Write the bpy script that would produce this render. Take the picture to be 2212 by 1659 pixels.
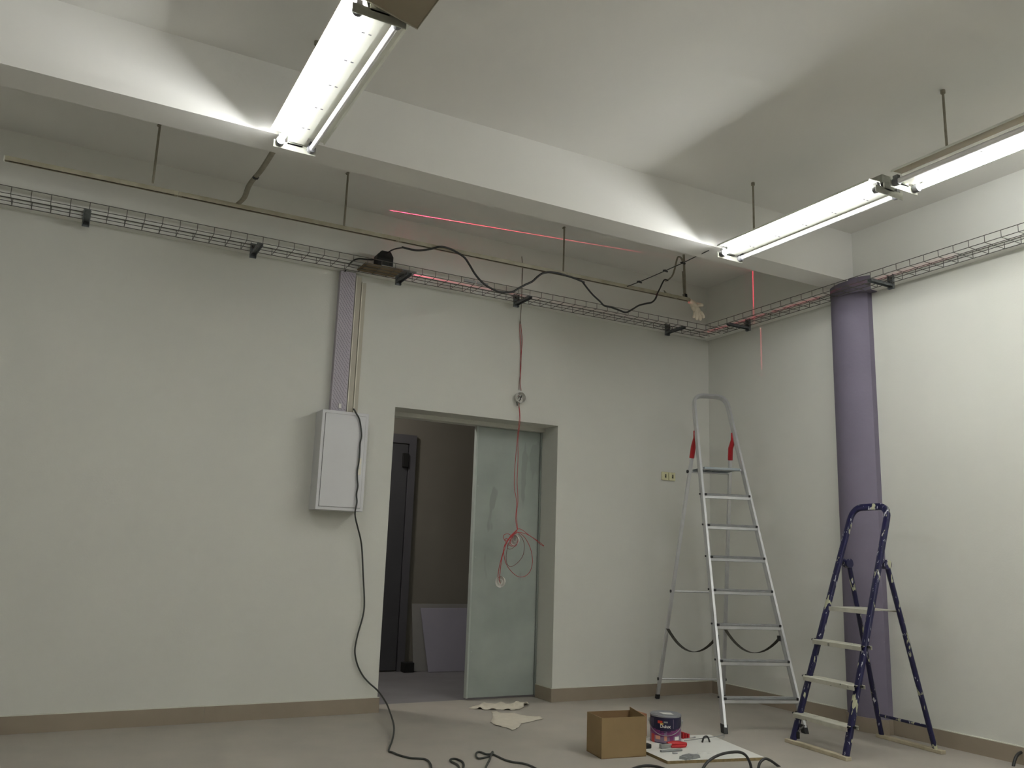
import bpy, bmesh, math, random
from mathutils import Vector, Matrix, noise
random.seed(7)
C = bpy.context.scene.collection
PI = math.pi
for o in list(bpy.data.objects): bpy.data.objects.remove(o, do_unlink=True)

# ------------------------------------------------------------------ camera, world, exposure
cam_data = bpy.data.cameras.new('camera'); cam = bpy.data.objects.new('camera', cam_data); C.objects.link(cam)
cam_data.sensor_width = 36.0; cam_data.lens = 29.84920; cam_data.clip_start = 0.02; cam_data.clip_end = 60
cam.matrix_world = Matrix(((0.87846410, -0.12244737, -0.46185222, 0.00000000), (-0.47662197, -0.15648997, -0.86506785, -5.77502491), (0.03365004, 0.98005996, -0.19583193, 1.08750000), (0.00000000, 0.00000000, 0.00000000, 1.00000000)))
bpy.context.scene.camera = cam
w = bpy.data.worlds.new('world'); bpy.context.scene.world = w; w.use_nodes = True
w.node_tree.nodes['Background'].inputs[0].default_value = (0.5, 0.55, 0.6, 1)
w.node_tree.nodes['Background'].inputs[1].default_value = 0.0
vs = bpy.context.scene.view_settings
vs.view_transform = 'Standard'; vs.look = 'None'; vs.gamma = 1.0; vs.use_curve_mapping = False
vs.exposure = 1.58
TUBE = 32.0          # radiance of the lit fluorescent tubes
TUBE_B = 32.0        # tubes of the unseen lights added behind the camera

# ------------------------------------------------------------------ materials
def srgb(r, g, b):
    f = lambda c: (c/255/12.92) if c/255 <= .04045 else ((c/255+.055)/1.055)**2.4
    return (f(r), f(g), f(b), 1)
def mat(name, col, rough=.6, metal=0.0, var=.06, scale=8.0, bump=0.0, bscale=60.0, spec=.4, col2=None, coat=0.0, detail=4):
    m = bpy.data.materials.new(name); m.use_nodes = True
    nt = m.node_tree; b = nt.nodes['Principled BSDF']
    b.inputs['Roughness'].default_value = rough; b.inputs['Metallic'].default_value = metal
    b.inputs['Specular IOR Level'].default_value = spec
    b.inputs['Coat Weight'].default_value = coat
    tc = nt.nodes.new('ShaderNodeTexCoord'); n = nt.nodes.new('ShaderNodeTexNoise')
    n.inputs['Scale'].default_value = scale; n.inputs['Detail'].default_value = detail
    nt.links.new(tc.outputs['Object'], n.inputs['Vector'])
    r = nt.nodes.new('ShaderNodeValToRGB')
    c2 = col2 if col2 else tuple(min(1, c*(1+var)) for c in col[:3])+(1,)
    c1 = col if col2 else tuple(c*(1-var) for c in col[:3])+(1,)
    r.color_ramp.elements[0].position = .3; r.color_ramp.elements[0].color = c1
    r.color_ramp.elements[1].position = .7; r.color_ramp.elements[1].color = c2
    nt.links.new(n.outputs['Fac'], r.inputs['Fac']); nt.links.new(r.outputs['Color'], b.inputs['Base Color'])
    if bump:
        n2 = nt.nodes.new('ShaderNodeTexNoise'); n2.inputs['Scale'].default_value = bscale; n2.inputs['Detail'].default_value = 3
        nt.links.new(tc.outputs['Object'], n2.inputs['Vector'])
        bp = nt.nodes.new('ShaderNodeBump'); bp.inputs['Strength'].default_value = bump; bp.inputs['Distance'].default_value = .002
        nt.links.new(n2.outputs['Fac'], bp.inputs['Height']); nt.links.new(bp.outputs['Normal'], b.inputs['Normal'])
    m['ramp'] = r.name
    return m
def splat(m, col, thr=.62, scale=22.0, stretch=(1, 1, .35)):
    """paint splashes of a second colour with hard edges over a material"""
    nt = m.node_tree; b = nt.nodes['Principled BSDF']; tc = next(n for n in nt.nodes if n.type == 'TEX_COORD')
    mp = nt.nodes.new('ShaderNodeMapping'); mp.inputs['Scale'].default_value = stretch
    nt.links.new(tc.outputs['Object'], mp.inputs['Vector'])
    n = nt.nodes.new('ShaderNodeTexNoise'); n.inputs['Scale'].default_value = scale; n.inputs['Detail'].default_value = 3
    nt.links.new(mp.outputs['Vector'], n.inputs['Vector'])
    r = nt.nodes.new('ShaderNodeValToRGB'); r.color_ramp.elements[0].position = thr; r.color_ramp.elements[1].position = thr+.02
    nt.links.new(n.outputs['Fac'], r.inputs['Fac'])
    mx = nt.nodes.new('ShaderNodeMix'); mx.data_type = 'RGBA'
    old = b.inputs['Base Color'].links[0].from_socket
    nt.links.new(r.outputs['Color'], mx.inputs[0]); nt.links.new(old, mx.inputs[6]); mx.inputs[7].default_value = col
    nt.links.new(mx.outputs[2], b.inputs['Base Color'])
    return m
def emit(name, col, s):
    m = bpy.data.materials.new(name); m.use_nodes = True; nt = m.node_tree; b = nt.nodes['Principled BSDF']
    b.inputs['Base Color'].default_value = (.8, .8, .8, 1); b.inputs['Emission Color'].default_value = col
    b.inputs['Emission Strength'].default_value = s
    return m

M = dict(
 wall_lower=mat('greenish_white_wall', srgb(204, 204, 196), .75, var=.015, scale=1.6, bump=.25, bscale=90, spec=.25),
 wall_upper=mat('grey_white_upper_wall', srgb(229, 229, 223), .8, var=.02, scale=1.5, bump=.3, bscale=60, spec=.2),
 ceiling=mat('ceiling_paint', srgb(226, 225, 220), .85, var=.02, scale=.9, bump=.3, bscale=40, spec=.15),
 floor=mat('worn_stone_floor', srgb(156, 151, 142), .5, var=.05, scale=3.2, bump=.1, bscale=30, spec=.3, col2=srgb(166, 160, 150), detail=8),
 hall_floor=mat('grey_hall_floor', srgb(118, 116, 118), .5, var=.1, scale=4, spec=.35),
 base=mat('taupe_tile_skirting', srgb(143, 131, 115), .45, var=.05, scale=5, spec=.4),
 caulk=mat('white_joint', srgb(205, 205, 192), .7),
 lilac=mat('lilac_column_paint', srgb(115, 109, 124), .7, var=.03, scale=5, bump=.5, bscale=50, spec=.2),
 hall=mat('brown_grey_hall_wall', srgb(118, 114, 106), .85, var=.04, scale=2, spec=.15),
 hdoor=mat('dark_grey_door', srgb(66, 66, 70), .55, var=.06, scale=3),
 hframe=mat('dark_frame', srgb(80, 79, 84), .6, var=.05, scale=3),
 leaf=mat('grey_green_metal_door', srgb(138, 146, 140), .5, var=.1, scale=2.5, col2=srgb(158, 165, 158)),
 leafedge=mat('leaf_edge', srgb(165, 172, 166), .5),
 plate=mat('white_enamel_reflector', srgb(225, 225, 215), .35, var=.02, scale=6, spec=.5),
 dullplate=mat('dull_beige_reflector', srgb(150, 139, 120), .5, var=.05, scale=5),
 endpl=mat('galvanised_end_plate', srgb(150, 150, 140), .45, .3, var=.15, scale=30),
 holder=mat('grey_lamp_holder', srgb(105, 105, 108), .4),
 tubeoff=mat('unlit_tube_glass', srgb(238, 238, 238), .08, var=.01, spec=.9, coat=1.0),
 rod=mat('brown_grey_rod', srgb(140, 134, 118), .6, .0, var=.15, scale=30),
 rail=mat('old_cream_rail', srgb(150, 144, 122), .5, var=.12, scale=12, col2=srgb(172, 166, 146)),
 railin=mat('dark_rail_slot', srgb(60, 48, 34), .7),
 wire=mat('zinc_wire', srgb(105, 103, 98), .45, .5, var=.1, scale=30),
 zinc=mat('zinc_bracket', srgb(118, 122, 124), .4, .6, var=.2, scale=40),
 black=mat('black_rubber', srgb(26, 26, 27), .5, var=.1, scale=10, spec=.4),
 cable=mat('black_cable', srgb(38, 38, 37), .45, var=.08, scale=20, spec=.5),
 greycable=mat('dark_grey_cable', srgb(58, 60, 56), .5, var=.1, scale=12),
 redwire=mat('red_wire', srgb(165, 42, 46), .45, var=.2, scale=14),
 brownwire=mat('reddish_brown_wire', srgb(110, 62, 58), .5, var=.2, scale=14),
 greywire=mat('greyish_wire', srgb(128, 118, 105), .5, var=.15, scale=14),
 whitepl=mat('white_plastic', srgb(222, 220, 215), .35, var=.02, scale=10),
 clearpl=mat('milky_plastic', srgb(205, 203, 196), .3, var=.08, scale=40),
 yellowpl=mat('yellowed_plastic', srgb(208, 204, 165), .4, var=.04, scale=20),
 cab=mat('white_painted_steel', srgb(201, 201, 202), .4, var=.015, scale=4, spec=.45),
 seam=mat('dark_seam', srgb(70, 70, 66), .8),
 trunk=mat('beige_trunking', srgb(176, 170, 154), .55, var=.05, scale=8),
 trunkedge=mat('cream_trunking_edge', srgb(214, 210, 194), .5),
 film=mat('lilac_film', srgb(172, 166, 174), .5, var=.04, scale=6),
 filmdash=mat('lilac_print', srgb(128, 122, 132), .5),
 board=mat('brown_board', srgb(122, 104, 78), .7, var=.1, scale=18),
 steelplate=mat('grey_steel_plate', srgb(158, 160, 158), .4, .3),
 alu=mat('aluminium', srgb(205, 206, 208), .3, .75, var=.06, scale=15),
 aludark=mat('ribbed_aluminium', srgb(128, 128, 129), .5, .5, var=.1, scale=40),
 greypl=mat('grey_plastic_platform', srgb(138, 146, 150), .5, var=.06, scale=20),
 redpl=mat('red_plastic', srgb(170, 34, 40), .4, var=.08, scale=14),
 strap=mat('dark_webbing', srgb(58, 56, 48), .8, var=.12, scale=40),
 paintstep=mat('grey_painted_step', srgb(168, 166, 152), .6, var=.12, scale=14, col2=srgb(192, 190, 176)),
 woodbar=mat('dusty_wood_bar', srgb(160, 150, 126), .75, var=.15, scale=14, col2=srgb(186, 176, 152)),
 card=mat('brown_cardboard', srgb(136, 114, 80), .8, var=.05, scale=9),
 cardin=mat('cardboard_inside', srgb(128, 102, 70), .85, var=.05, scale=9),
 card2=mat('reddish_cardboard', srgb(150, 104, 76), .8, var=.06, scale=9),
 mela=mat('white_melamine', srgb(226, 226, 220), .35, var=.02, scale=10),
 chip=mat('chipboard_edge', srgb(128, 112, 78), .8, var=.2, scale=60),
 lid=mat('grey_tin_lid', srgb(150, 152, 158), .35, .5, var=.05, scale=20),
 navy=mat('navy_print', srgb(34, 32, 60), .35, var=.1, scale=30),
 magenta=mat('magenta_print', srgb(122, 58, 108), .35, var=.12, scale=30),
 mauve=mat('mauve_print', srgb(128, 110, 132), .35, var=.12, scale=30),
 peach=mat('peach_print', srgb(205, 150, 125), .4),
 redprint=mat('red_print', srgb(190, 58, 48), .4),
 yellowprint=mat('yellow_print', srgb(205, 175, 80), .4),
 steel=mat('tool_steel', srgb(165, 166, 164), .3, .8, var=.1, scale=40),
 greytool=mat('grey_tool', srgb(140, 142, 142), .45, .2, var=.1, scale=20),
 paper=mat('torn_cream_paper', srgb(198, 192, 176), .85, var=.05, scale=20, bump=.6, bscale=40),
 glove=mat('white_knit_glove', srgb(222, 210, 190), .95, var=.06, scale=40, bump=.8, bscale=200),
 dkbox=mat('black_box', srgb(24, 24, 24), .7),
 lilacboard=mat('lilac_grey_board', srgb(150, 147, 160), .6, var=.03, scale=5),
 greyboard=mat('grey_board', srgb(138, 136, 134), .6, var=.03, scale=5),
 blue=mat('navy_blue_enamel', srgb(22, 21, 62), .35, var=.15, scale=12, spec=.5),
 tube_lit=emit('lit_fluorescent_tube', (.975, .99, .985, 1), TUBE),
 tube_lit_added=emit('added_fluorescent_tube_rear', (.975, .99, .985, 1), TUBE_B),
 fill_globe=emit('hall_fill_globe', (1.0, .95, .88, 1), 42.0),
)
splat(M['blue'], srgb(176, 176, 148), .615, 26, (1, 1, .3))
splat(M['blue'], srgb(190, 190, 196), .65, 60, (1, 1, .25))
splat(M['paintstep'], srgb(120, 118, 108), .66, 25, (1, 1, 1))
splat(M['leaf'], srgb(135, 142, 136), .60, 4, (1.2, 1, .35))

# ------------------------------------------------------------------ mesh helpers
def B(): return bmesh.new()
def quad_faces(bm, vs8):
    v = [bm.verts.new(p) for p in vs8]
    for f in ((0, 3, 2, 1), (4, 5, 6, 7), (0, 1, 5, 4), (1, 2, 6, 5), (2, 3, 7, 6), (3, 0, 4, 7)):
        bm.faces.new([v[i] for i in f])
def box(bm, x0, x1, y0, y1, z0, z1):
    quad_faces(bm, [(x0, y0, z0), (x1, y0, z0), (x1, y1, z0), (x0, y1, z0), (x0, y0, z1), (x1, y0, z1), (x1, y1, z1), (x0, y1, z1)])
def obox(bm, a, b, side, up, ws, wu):
    """box running from a to b, half widths ws along side and wu along up"""
    a = Vector(a); b = Vector(b); s = Vector(side).normalized()*ws; u = Vector(up).normalized()*wu
    quad_faces(bm, [a-s-u, a+s-u, a+s+u, a-s+u, b-s-u, b+s-u, b+s+u, b-s+u])
def frame(d, ref=None):
    d = d.normalized(); ref = Vector(ref) if ref is not None else (Vector((0, 0, 1)) if abs(d.z) < .9 else Vector((1, 0, 0)))
    s = d.cross(ref); s.normalize(); u = s.cross(d); return s, u
def tube(bm, pts, r, n=8, ref=None, rx=None, caps=True):
    """swept tube along pts; rx gives a second radius for oval sections; r may be a list"""
    pts = [Vector(p) for p in pts]; rings = []; s = u = None
    for i, p in enumerate(pts):
        d = (pts[min(i+1, len(pts)-1)]-pts[max(i-1, 0)])
        if d.length < 1e-7: d = Vector((0, 0, 1))
        d.normalize()
        if s is None: s, u = frame(d, ref)
        else:
            s = (s-d*s.dot(d)); s.normalize(); u = s.cross(d)
        ri = r[i] if isinstance(r, (list, tuple)) else r
        rj = rx if rx else ri
        rings.append([bm.verts.new(p+s*math.cos(2*PI*k/n)*ri+u*math.sin(2*PI*k/n)*rj) for k in range(n)])
    for a, b in zip(rings, rings[1:]):
        for k in range(n): bm.faces.new((a[k], a[(k+1) % n], b[(k+1) % n], b[k]))
    if caps:
        bm.faces.new(rings[0][::-1]); bm.faces.new(rings[-1])
def spline(pts, n=6):
    P = [Vector(p) for p in pts]; out = []
    for i in range(len(P)-1):
        p0 = P[max(i-1, 0)]; p1 = P[i]; p2 = P[i+1]; p3 = P[min(i+2, len(P)-1)]
        for k in range(n):
            t = k/n; out.append(.5*((2*p1)+(p2-p0)*t+(2*p0-5*p1+4*p2-p3)*t*t+(3*p1-p0-3*p2+p3)*t**3))
    out.append(P[-1]); return out
def lathe(bm, prof, n=32, M4=None, cap=False):
    """prof: list of (radius, z); M4 maps to place"""
    M4 = M4 or Matrix(); rings = []
    for r, z in prof:
        if r < 1e-6: rings.append([bm.verts.new(M4 @ Vector((0, 0, z)))])
        else: rings.append([bm.verts.new(M4 @ Vector((r*math.cos(2*PI*k/n), r*math.sin(2*PI*k/n), z))) for k in range(n)])
    for a, b in zip(rings, rings[1:]):
        for k in range(n):
            if len(a) == len(b) == 1: continue
            elif len(a) == 1: bm.faces.new((a[0], b[(k+1) % n], b[k]))
            elif len(b) == 1: bm.faces.new((a[k], a[(k+1) % n], b[0]))
            else: bm.faces.new((a[k], a[(k+1) % n], b[(k+1) % n], b[k]))
def prism(bm, poly, a, b, ex, ez):
    """poly (u,v) section swept from a to b with axes ex, ez"""
    a = Vector(a); b = Vector(b); ex = Vector(ex); ez = Vector(ez)
    r0 = [bm.verts.new(a+ex*u+ez*v) for u, v in poly]; r1 = [bm.verts.new(b+ex*u+ez*v) for u, v in poly]
    n = len(poly)
    for k in range(n): bm.faces.new((r0[k], r0[(k+1) % n], r1[(k+1) % n], r1[k]))
    bm.faces.new(r0[::-1]); bm.faces.new(r1)
def strip_section(poly, t):
    """thin sheet section: polyline thickened by t downwards"""
    return poly+[(u, v-t) for u, v in reversed(poly)]

def obj(name, bm, m, parent=None, smooth=None, bevel=0.0, loc=None):
    bmesh.ops.recalc_face_normals(bm, faces=bm.faces)
    me = bpy.data.meshes.new(name)
    if parent is not None and loc is None:
        o0 = Vector(parent['origin']) if 'origin' in parent else Vector((0, 0, 0))
        bmesh.ops.translate(bm, verts=bm.verts, vec=-o0)
    bm.to_mesh(me); bm.free()
    if smooth:
        for p in me.polygons: p.use_smooth = True
        me.set_sharp_from_angle(angle=math.radians(smooth))
    if m: me.materials.append(M[m] if isinstance(m, str) else m)
    o = bpy.data.objects.new(name, me); C.objects.link(o)
    if parent is not None:
        o.parent = parent; o['origin'] = parent['origin'] if 'origin' in parent else (0, 0, 0)
    if loc: o.location = loc
    if bevel:
        md = o.modifiers.new('bevel', 'BEVEL'); md.width = bevel; md.segments = 2; md.limit_method = 'ANGLE'
    return o
def thing(name, label, cat, loc=(0, 0, 0), rz=0, group=None, local=False):
    o = bpy.data.objects.new(name, None); C.objects.link(o); o.empty_display_size = .1
    o.location = loc; o.rotation_euler = (0, 0, rz); o['label'] = label; o['category'] = cat
    if group: o['group'] = group
    o['origin'] = (0, 0, 0) if local else tuple(loc)
    return o
def tag(o, label, cat, group=None):
    o['label'] = label; o['category'] = cat
    if group: o['group'] = group
    return o
def struct(name, bm, m, label, cat='structure', smooth=None, parent=None):
    o = obj(name, bm, m, parent, smooth)
    if parent is None: o['kind'] = 'structure'; o['label'] = label; o['category'] = cat
    return o
def grounded(o):
    """move the origin of a mesh thing to the middle of its base"""
    me = o.data; xs = [v.co for v in me.vertices]
    c = Vector(((min(v.x for v in xs)+max(v.x for v in xs))/2, (min(v.y for v in xs)+max(v.y for v in xs))/2, min(v.z for v in xs)))
    me.transform(Matrix.Translation(-c)); o.location = c; return o

# ------------------------------------------------------------------ the room
XR, ZC, ZO, OV = 5.091, 3.518, 3.046, .065          # right wall, ceiling, ledge height, ledge depth
XL, YF = -2.6, -11.0
D0, D1, DZ, DY = 2.127, 3.515, 2.106, .25
bm = B(); box(bm, XL, XR+.3, YF, .28, -.1, 0); struct('floor', bm, 'floor', 'worn beige grey stone floor of the room', 'floor')
bm = B(); box(bm, XL, XR+.3, YF, .25, ZC, ZC+.1); struct('ceiling', bm, 'ceiling', 'plain grey white painted ceiling', 'ceiling')
bm = B()
box(bm, XL, D0, 0, DY, 0, ZO); box(bm, D1, XR+.3, 0, DY, 0, ZO); box(bm, D0, D1, 0, DY, DZ, ZO)
struct('wall_back', bm, 'wall_lower', 'greenish white back wall with the doorway', 'wall')
bm = B(); box(bm, XL, XR+.3, -OV, DY, ZO, ZC); struct('trim_1', bm, 'wall_upper', 'grey white upper band of the back wall standing proud above the cable tray', 'wall')
bm = B(); box(bm, XR, XR+.3, YF, 0, 0, ZO); struct('wall_right', bm, 'wall_lower', 'greenish white right wall behind the ladders', 'wall')
bm = B(); box(bm, XR-OV, XR+.3, YF, -OV, ZO, ZC); struct('trim_2', bm, 'wall_upper', 'grey white upper band of the right wall', 'wall')
bm = B(); box(bm, XL-.2, XL, YF, .25, 0, ZC); struct('wall_left', bm, 'wall_lower', 'left wall of the room', 'wall')
bm = B(); box(bm, XL-.2, XR+.3, YF-.2, YF, 0, ZC); struct('wall_front', bm, 'wall_lower', 'wall behind the camera', 'wall')
bm = B(); box(bm, XL, XR-OV, -1.665, -1.45, 3.14, ZC); struct('trim_3', bm, 'ceiling', 'white ceiling beam running along the back wall', 'beam')
# skirting
def skirt(name, segs):
    bm = B()
    for (x0, x1, y0, y1) in segs: box(bm, x0, x1, y0, y1, 0, .096)
    o = struct(name, bm, 'base', 'taupe tile skirting', 'skirting')
    b2 = B()
    for (x0, x1, y0, y1) in segs: box(b2, x0, x1, y0, y1, .096, .101)
    obj('joint', b2, 'caulk', o)
skirt('baseboard_back', [(XL, 1.0, -.012, 0), (1.0015, D0+.012, -.012, 0), (D1-.012, XR, -.012, 0), (D1-.012, D1, 0, .235)])
skirt('baseboard_right', [(XR-.012, XR, -1.45, -.012), (XR-.012, XR, -3.2, -1.69), (XR-.012, XR, YF, -3.2015)])
# round column half sunk in the right wall
def colseg(xs, ya, yb, sag, z0, z1, n=24):
    c = abs(yb-ya)/2; rr = (c*c+sag*sag)/(2*sag); cx = xs-sag+rr; cy = (ya+yb)/2; a = math.asin(c/rr)
    pts = [(XR+.1, ya)]+[(cx-rr*math.cos(a-2*a*k/n), cy+rr*math.sin(a-2*a*k/n)) for k in range(n+1)]+[(XR+.1, yb)]
    bm = B(); prism(bm, pts, (0, 0, z0), (0, 0, z1), (1, 0, 0), (0, 1, 0)); return bm
struct('trim_4', colseg(5.045, -1.432, -1.765, .075, 0, 3.04), 'lilac', 'lilac painted round fronted column standing out of the right wall', 'column', smooth=40)
struct('trim_8', colseg(5.02, -1.452, -1.812, .055, 3.04, 3.152), 'lilac', 'lilac collar at the top of the column beside the cable tray', 'column', smooth=40)
struct('trim_5', colseg(5.037, -1.424, -1.773, .075, 0, .094), 'base', 'curved skirting round the foot of the lilac column', 'skirting', smooth=40)
# door head casing, sliding leaf
bm = B(); box(bm, D0, D1+.02, .2, .3, 2.075, 2.2); struct('trim_7', bm, 'wall_lower', 'casing strip under the head of the doorway', 'trim')
d = bpy.data.objects.new('door_1', None); C.objects.link(d); d['kind'] = 'structure'; d['label'] = 'grey green metal sliding door leaf covering the right half of the doorway'; d['category'] = 'door'; d.location = (3.22, .25, 0); d['origin'] = (3.22, .25, 0)
bm = B(); box(bm, 2.925, 3.50, .252, .288, .016, 2.073); obj('panel', bm, 'leaf', d, bevel=.002)
bm = B(); box(bm, 2.915, 2.93, .246, .29, .014, 2.075); obj('edge_strip', bm, 'leafedge', d, bevel=.002)
bm = B(); box(bm, 3.503, 3.5145, .24, .288, .014, 2.078); obj('side_post', bm, 'leaf', d, bevel=.002)
for z in (.35, 1.05, 1.6): bm = B(); lathe(bm, [(0, .003), (.004, .002), (.005, 0)], 10, Matrix.Translation((2.945, .252, z)) @ Matrix.Rotation(PI/2, 4, 'X')); obj('rivet', bm, 'leafedge', d)
# the hall behind
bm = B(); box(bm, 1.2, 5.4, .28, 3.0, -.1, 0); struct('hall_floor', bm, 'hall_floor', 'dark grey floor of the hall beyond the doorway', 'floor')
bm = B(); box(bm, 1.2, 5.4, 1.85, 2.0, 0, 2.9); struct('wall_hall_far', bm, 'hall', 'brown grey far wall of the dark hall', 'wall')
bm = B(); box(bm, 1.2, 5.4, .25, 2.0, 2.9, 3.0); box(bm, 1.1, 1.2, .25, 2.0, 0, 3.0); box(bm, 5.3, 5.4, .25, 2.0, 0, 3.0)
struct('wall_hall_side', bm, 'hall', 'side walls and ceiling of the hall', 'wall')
d = bpy.data.objects.new('door_2', None); C.objects.link(d); d['kind'] = 'structure'; d['label'] = 'dark grey closed door in the hall seen past the left side of the doorway'; d['category'] = 'door'; d.location = (2.55, 1.85, 0); d['origin'] = (2.55, 1.85, 0)
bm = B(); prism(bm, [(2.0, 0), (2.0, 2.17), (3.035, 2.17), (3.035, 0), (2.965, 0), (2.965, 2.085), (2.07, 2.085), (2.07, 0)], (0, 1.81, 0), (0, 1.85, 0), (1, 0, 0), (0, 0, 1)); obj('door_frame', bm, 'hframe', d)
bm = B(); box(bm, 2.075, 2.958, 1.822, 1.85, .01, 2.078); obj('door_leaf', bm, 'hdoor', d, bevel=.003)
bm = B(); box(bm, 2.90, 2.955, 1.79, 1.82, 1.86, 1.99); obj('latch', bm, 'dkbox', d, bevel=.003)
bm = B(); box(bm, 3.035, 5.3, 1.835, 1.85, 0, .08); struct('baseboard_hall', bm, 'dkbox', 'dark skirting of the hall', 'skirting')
# boards leaning in the hall
def leaning(name, m, bl, tl, wdt, th, lab):
    bm = B(); bl = Vector(bl); tl = Vector(tl); ex = Vector((1, -.03, 0)).normalized(); n = ex.cross(tl-bl).normalized()*th
    quad_faces(bm, [bl, bl+ex*wdt, bl+ex*wdt+n, bl+n, tl, tl+ex*wdt, tl+ex*wdt+n, tl+n])
    return grounded(tag(obj(name, bm, m, bevel=.001), lab, 'board', 'boards leaning in the hall'))
leaning('leaning_board', 'greyboard', (3.115, 1.785, .002), (3.085, 1.826, .60), .9, -.012, 'larger grey board leaning on the hall wall behind the lilac one')
leaning('leaning_board', 'lilacboard', (3.23, 1.70, .002), (3.155, 1.785, .565), .9, -.012, 'lilac grey board leaning in front of the larger grey board in the hall')
bm = B(); box(bm, 3.00, 3.10, 1.73, 1.82, 0, .085); tag(grounded(obj('dark_box', bm, 'dkbox', bevel=.004)), 'small black box on the hall floor left of the leaning boards', 'box')

# unseen fill lamp added to brighten the hall, above the doorway head
t = thing('hall_fill_lamp', 'unseen round fill lamp added to brighten the hall behind the wall', 'lamp', (1.7, .9, 2.86))
bm = B(); lathe(bm, [(0, -.07), (.09, -.055), (.13, 0), (.13, .03), (0, .03)], 24, Matrix.Translation((1.7, .9, 2.86))); obj('globe', bm, 'fill_globe', t, smooth=40)
bm = B(); lathe(bm, [(.135, 0), (.14, .0), (.14, .04), (0, .04), (0, .03), (.135, .03)], 24, Matrix.Translation((1.7, .9, 2.86))); obj('rim', bm, 'whitepl', t, smooth=40)
# ------------------------------------------------------------------ fluorescent fixtures
def tube_light(bm, x, z, y0, y1, r=.014):
    lathe(bm, [(0, 0), (r, 0), (r, y1-y0), (0, y1-y0)], 14, Matrix.Translation((x, y0, z)) @ Matrix.Rotation(-PI/2, 4, 'X'))
PROF = [(-.140, -.013), (-.134, 0), (-.05, .004), (-.038, -.038), (.038, -.038), (.05, .004), (.134, 0), (.140, -.013)]
def fixture(xw, zw, y0, y1, lit, label, group, rear=False, dull=False, rods=(), rodx=.12, wing='plate'):
    """xw = x of the left reflector edge, zw = its height; y1 is the end nearer the back wall; lit = 'L', 'R' or 'LR'"""
    t = thing('light_fixture', label, 'light fixture', (xw+.136, (y0+y1)/2, zw-.07), 0, group)
    cx = xw+.136
    bm = B(); sec = [(u, v+.0035) for u, v in PROF]; prism(bm, sec+[(u, v) for u, v in reversed(PROF)], (cx, y0, zw), (cx, y1, zw), (1, 0, 0), (0, 0, 1))
    obj('reflector', bm, 'plate', t)
    if wing != 'plate':  # shade on the unlit side painted in as a darker left wing
        bm = B(); prism(bm, [(-.1335, -.0015), (-.0515, .0025), (-.0515, .003), (-.1335, -.001)], (cx, y0, zw), (cx, y1, zw), (1, 0, 0), (0, 0, 1)); obj('shaded_wing', bm, wing, t)
    tz = zw-.044
    for s, k in ((-.079, 'L'), (.079, 'R')):
        bm = B(); tube_light(bm, cx+s, tz, y0+.02, y1+.005)
        on = k in lit
        obj('tube', bm, ('tube_lit_added' if rear else 'tube_lit') if on else 'tubeoff', t, smooth=50)
        for e, yy in ((-1, y0+.0), (1, y1+.012)):
            bm = B(); lathe(bm, [(0, -.016), (.021, -.016), (.023, 0), (.021, .016), (0, .016)], 14, Matrix.Translation((cx+s, yy, tz)) @ Matrix.Rotation(PI/2, 4, 'X'))
            box(bm, cx+s-.011, cx+s+.011, yy-.014, yy+.014, tz, zw-.01); obj('lamp_holder', bm, 'holder', t, smooth=40)
    for yy in (y0-.02, y1+.027):
        bm = B(); box(bm, cx-.108, cx+.108, yy, yy+.005, tz-.028, tz+.012); box(bm, cx-.04, cx+.04, yy, yy+.005, tz, zw+.002)
        obj('end_plate', bm, 'endpl', t, bevel=.002)
    bm = B(); box(bm, cx-.04, cx+.04, y0-.01, y1-.01, zw+.004, zw+.05); obj('housing', bm, 'endpl', t, bevel=.003)
    bm = B()
    for k in range(5):
        yy = y0+(y1-y0)*(k+.6)/5.4; box(bm, cx-.02, cx-.008, yy, yy+.006, zw-.0395, zw-.0375); box(bm, cx+.008, cx+.02, yy, yy+.006, zw-.0395, zw-.0375)
    obj('screw_marks', bm, 'holder', t)['kind'] = 'stuff'
    for yy in rods:
        bm = B(); tube(bm, [(cx, yy, zw+.045), (cx, yy, ZC-.012)], .0065, 8); obj('hanger_rod', bm, 'rod', t, smooth=40)
        bm = B(); tube(bm, [(cx, yy, ZC-.02), (cx+.0, yy-.0, ZC-.001)], .012, 8); obj('ceiling_hook', bm, 'rod', t, smooth=40)
    return t
ZW = 3.122
R1 = fixture(3.650, ZW, -2.92, -1.735, 'L', 'far double tube light of the right row, left tube lit', 'right row of ceiling lights', rods=(-1.93,))
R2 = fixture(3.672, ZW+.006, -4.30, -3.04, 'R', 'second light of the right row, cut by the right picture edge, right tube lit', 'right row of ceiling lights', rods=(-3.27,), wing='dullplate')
L1 = fixture(.74, ZW, -2.95, -1.735, 'L', 'double tube light of the left row, nearest the top of the picture', 'left row of ceiling lights', rods=(-1.98,))
# second housing of the left row: bare tilted tray without tubes
t = thing('light_housing', 'tilted brown sheet metal lamp housing without tubes at the top picture edge', 'light housing', (.95, -3.5, 3.05))
def lh(sec, m, nm, y0=-4.25, y1=-2.99):
    bm = B(); ang = math.radians(13); ex = Vector((math.cos(ang), 0, -math.sin(ang))); ez = Vector((math.sin(ang), 0, math.cos(ang)))
    prism(bm, sec, (.765, y0, 3.115), (.765, y1, 3.115), ex, ez); obj(nm, bm, m, t, bevel=.0015)
lh([(0, 0), (.262, 0), (.262, .004), (0, .004)], 'dullplate', 'tray_bottom')
lh([(.262, -.002), (.266, -.002), (.266, .035), (.262, .035)], 'rail', 'tray_side'); lh([(-.004, -.002), (0, -.002), (0, .035), (-.004, .035)], 'rail', 'tray_side')
lh([(-.004, -.004), (.266, -.004), (.266, .03), (-.004, .03)], 'trunk', 'tray_end', -2.99, -2.986)
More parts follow.
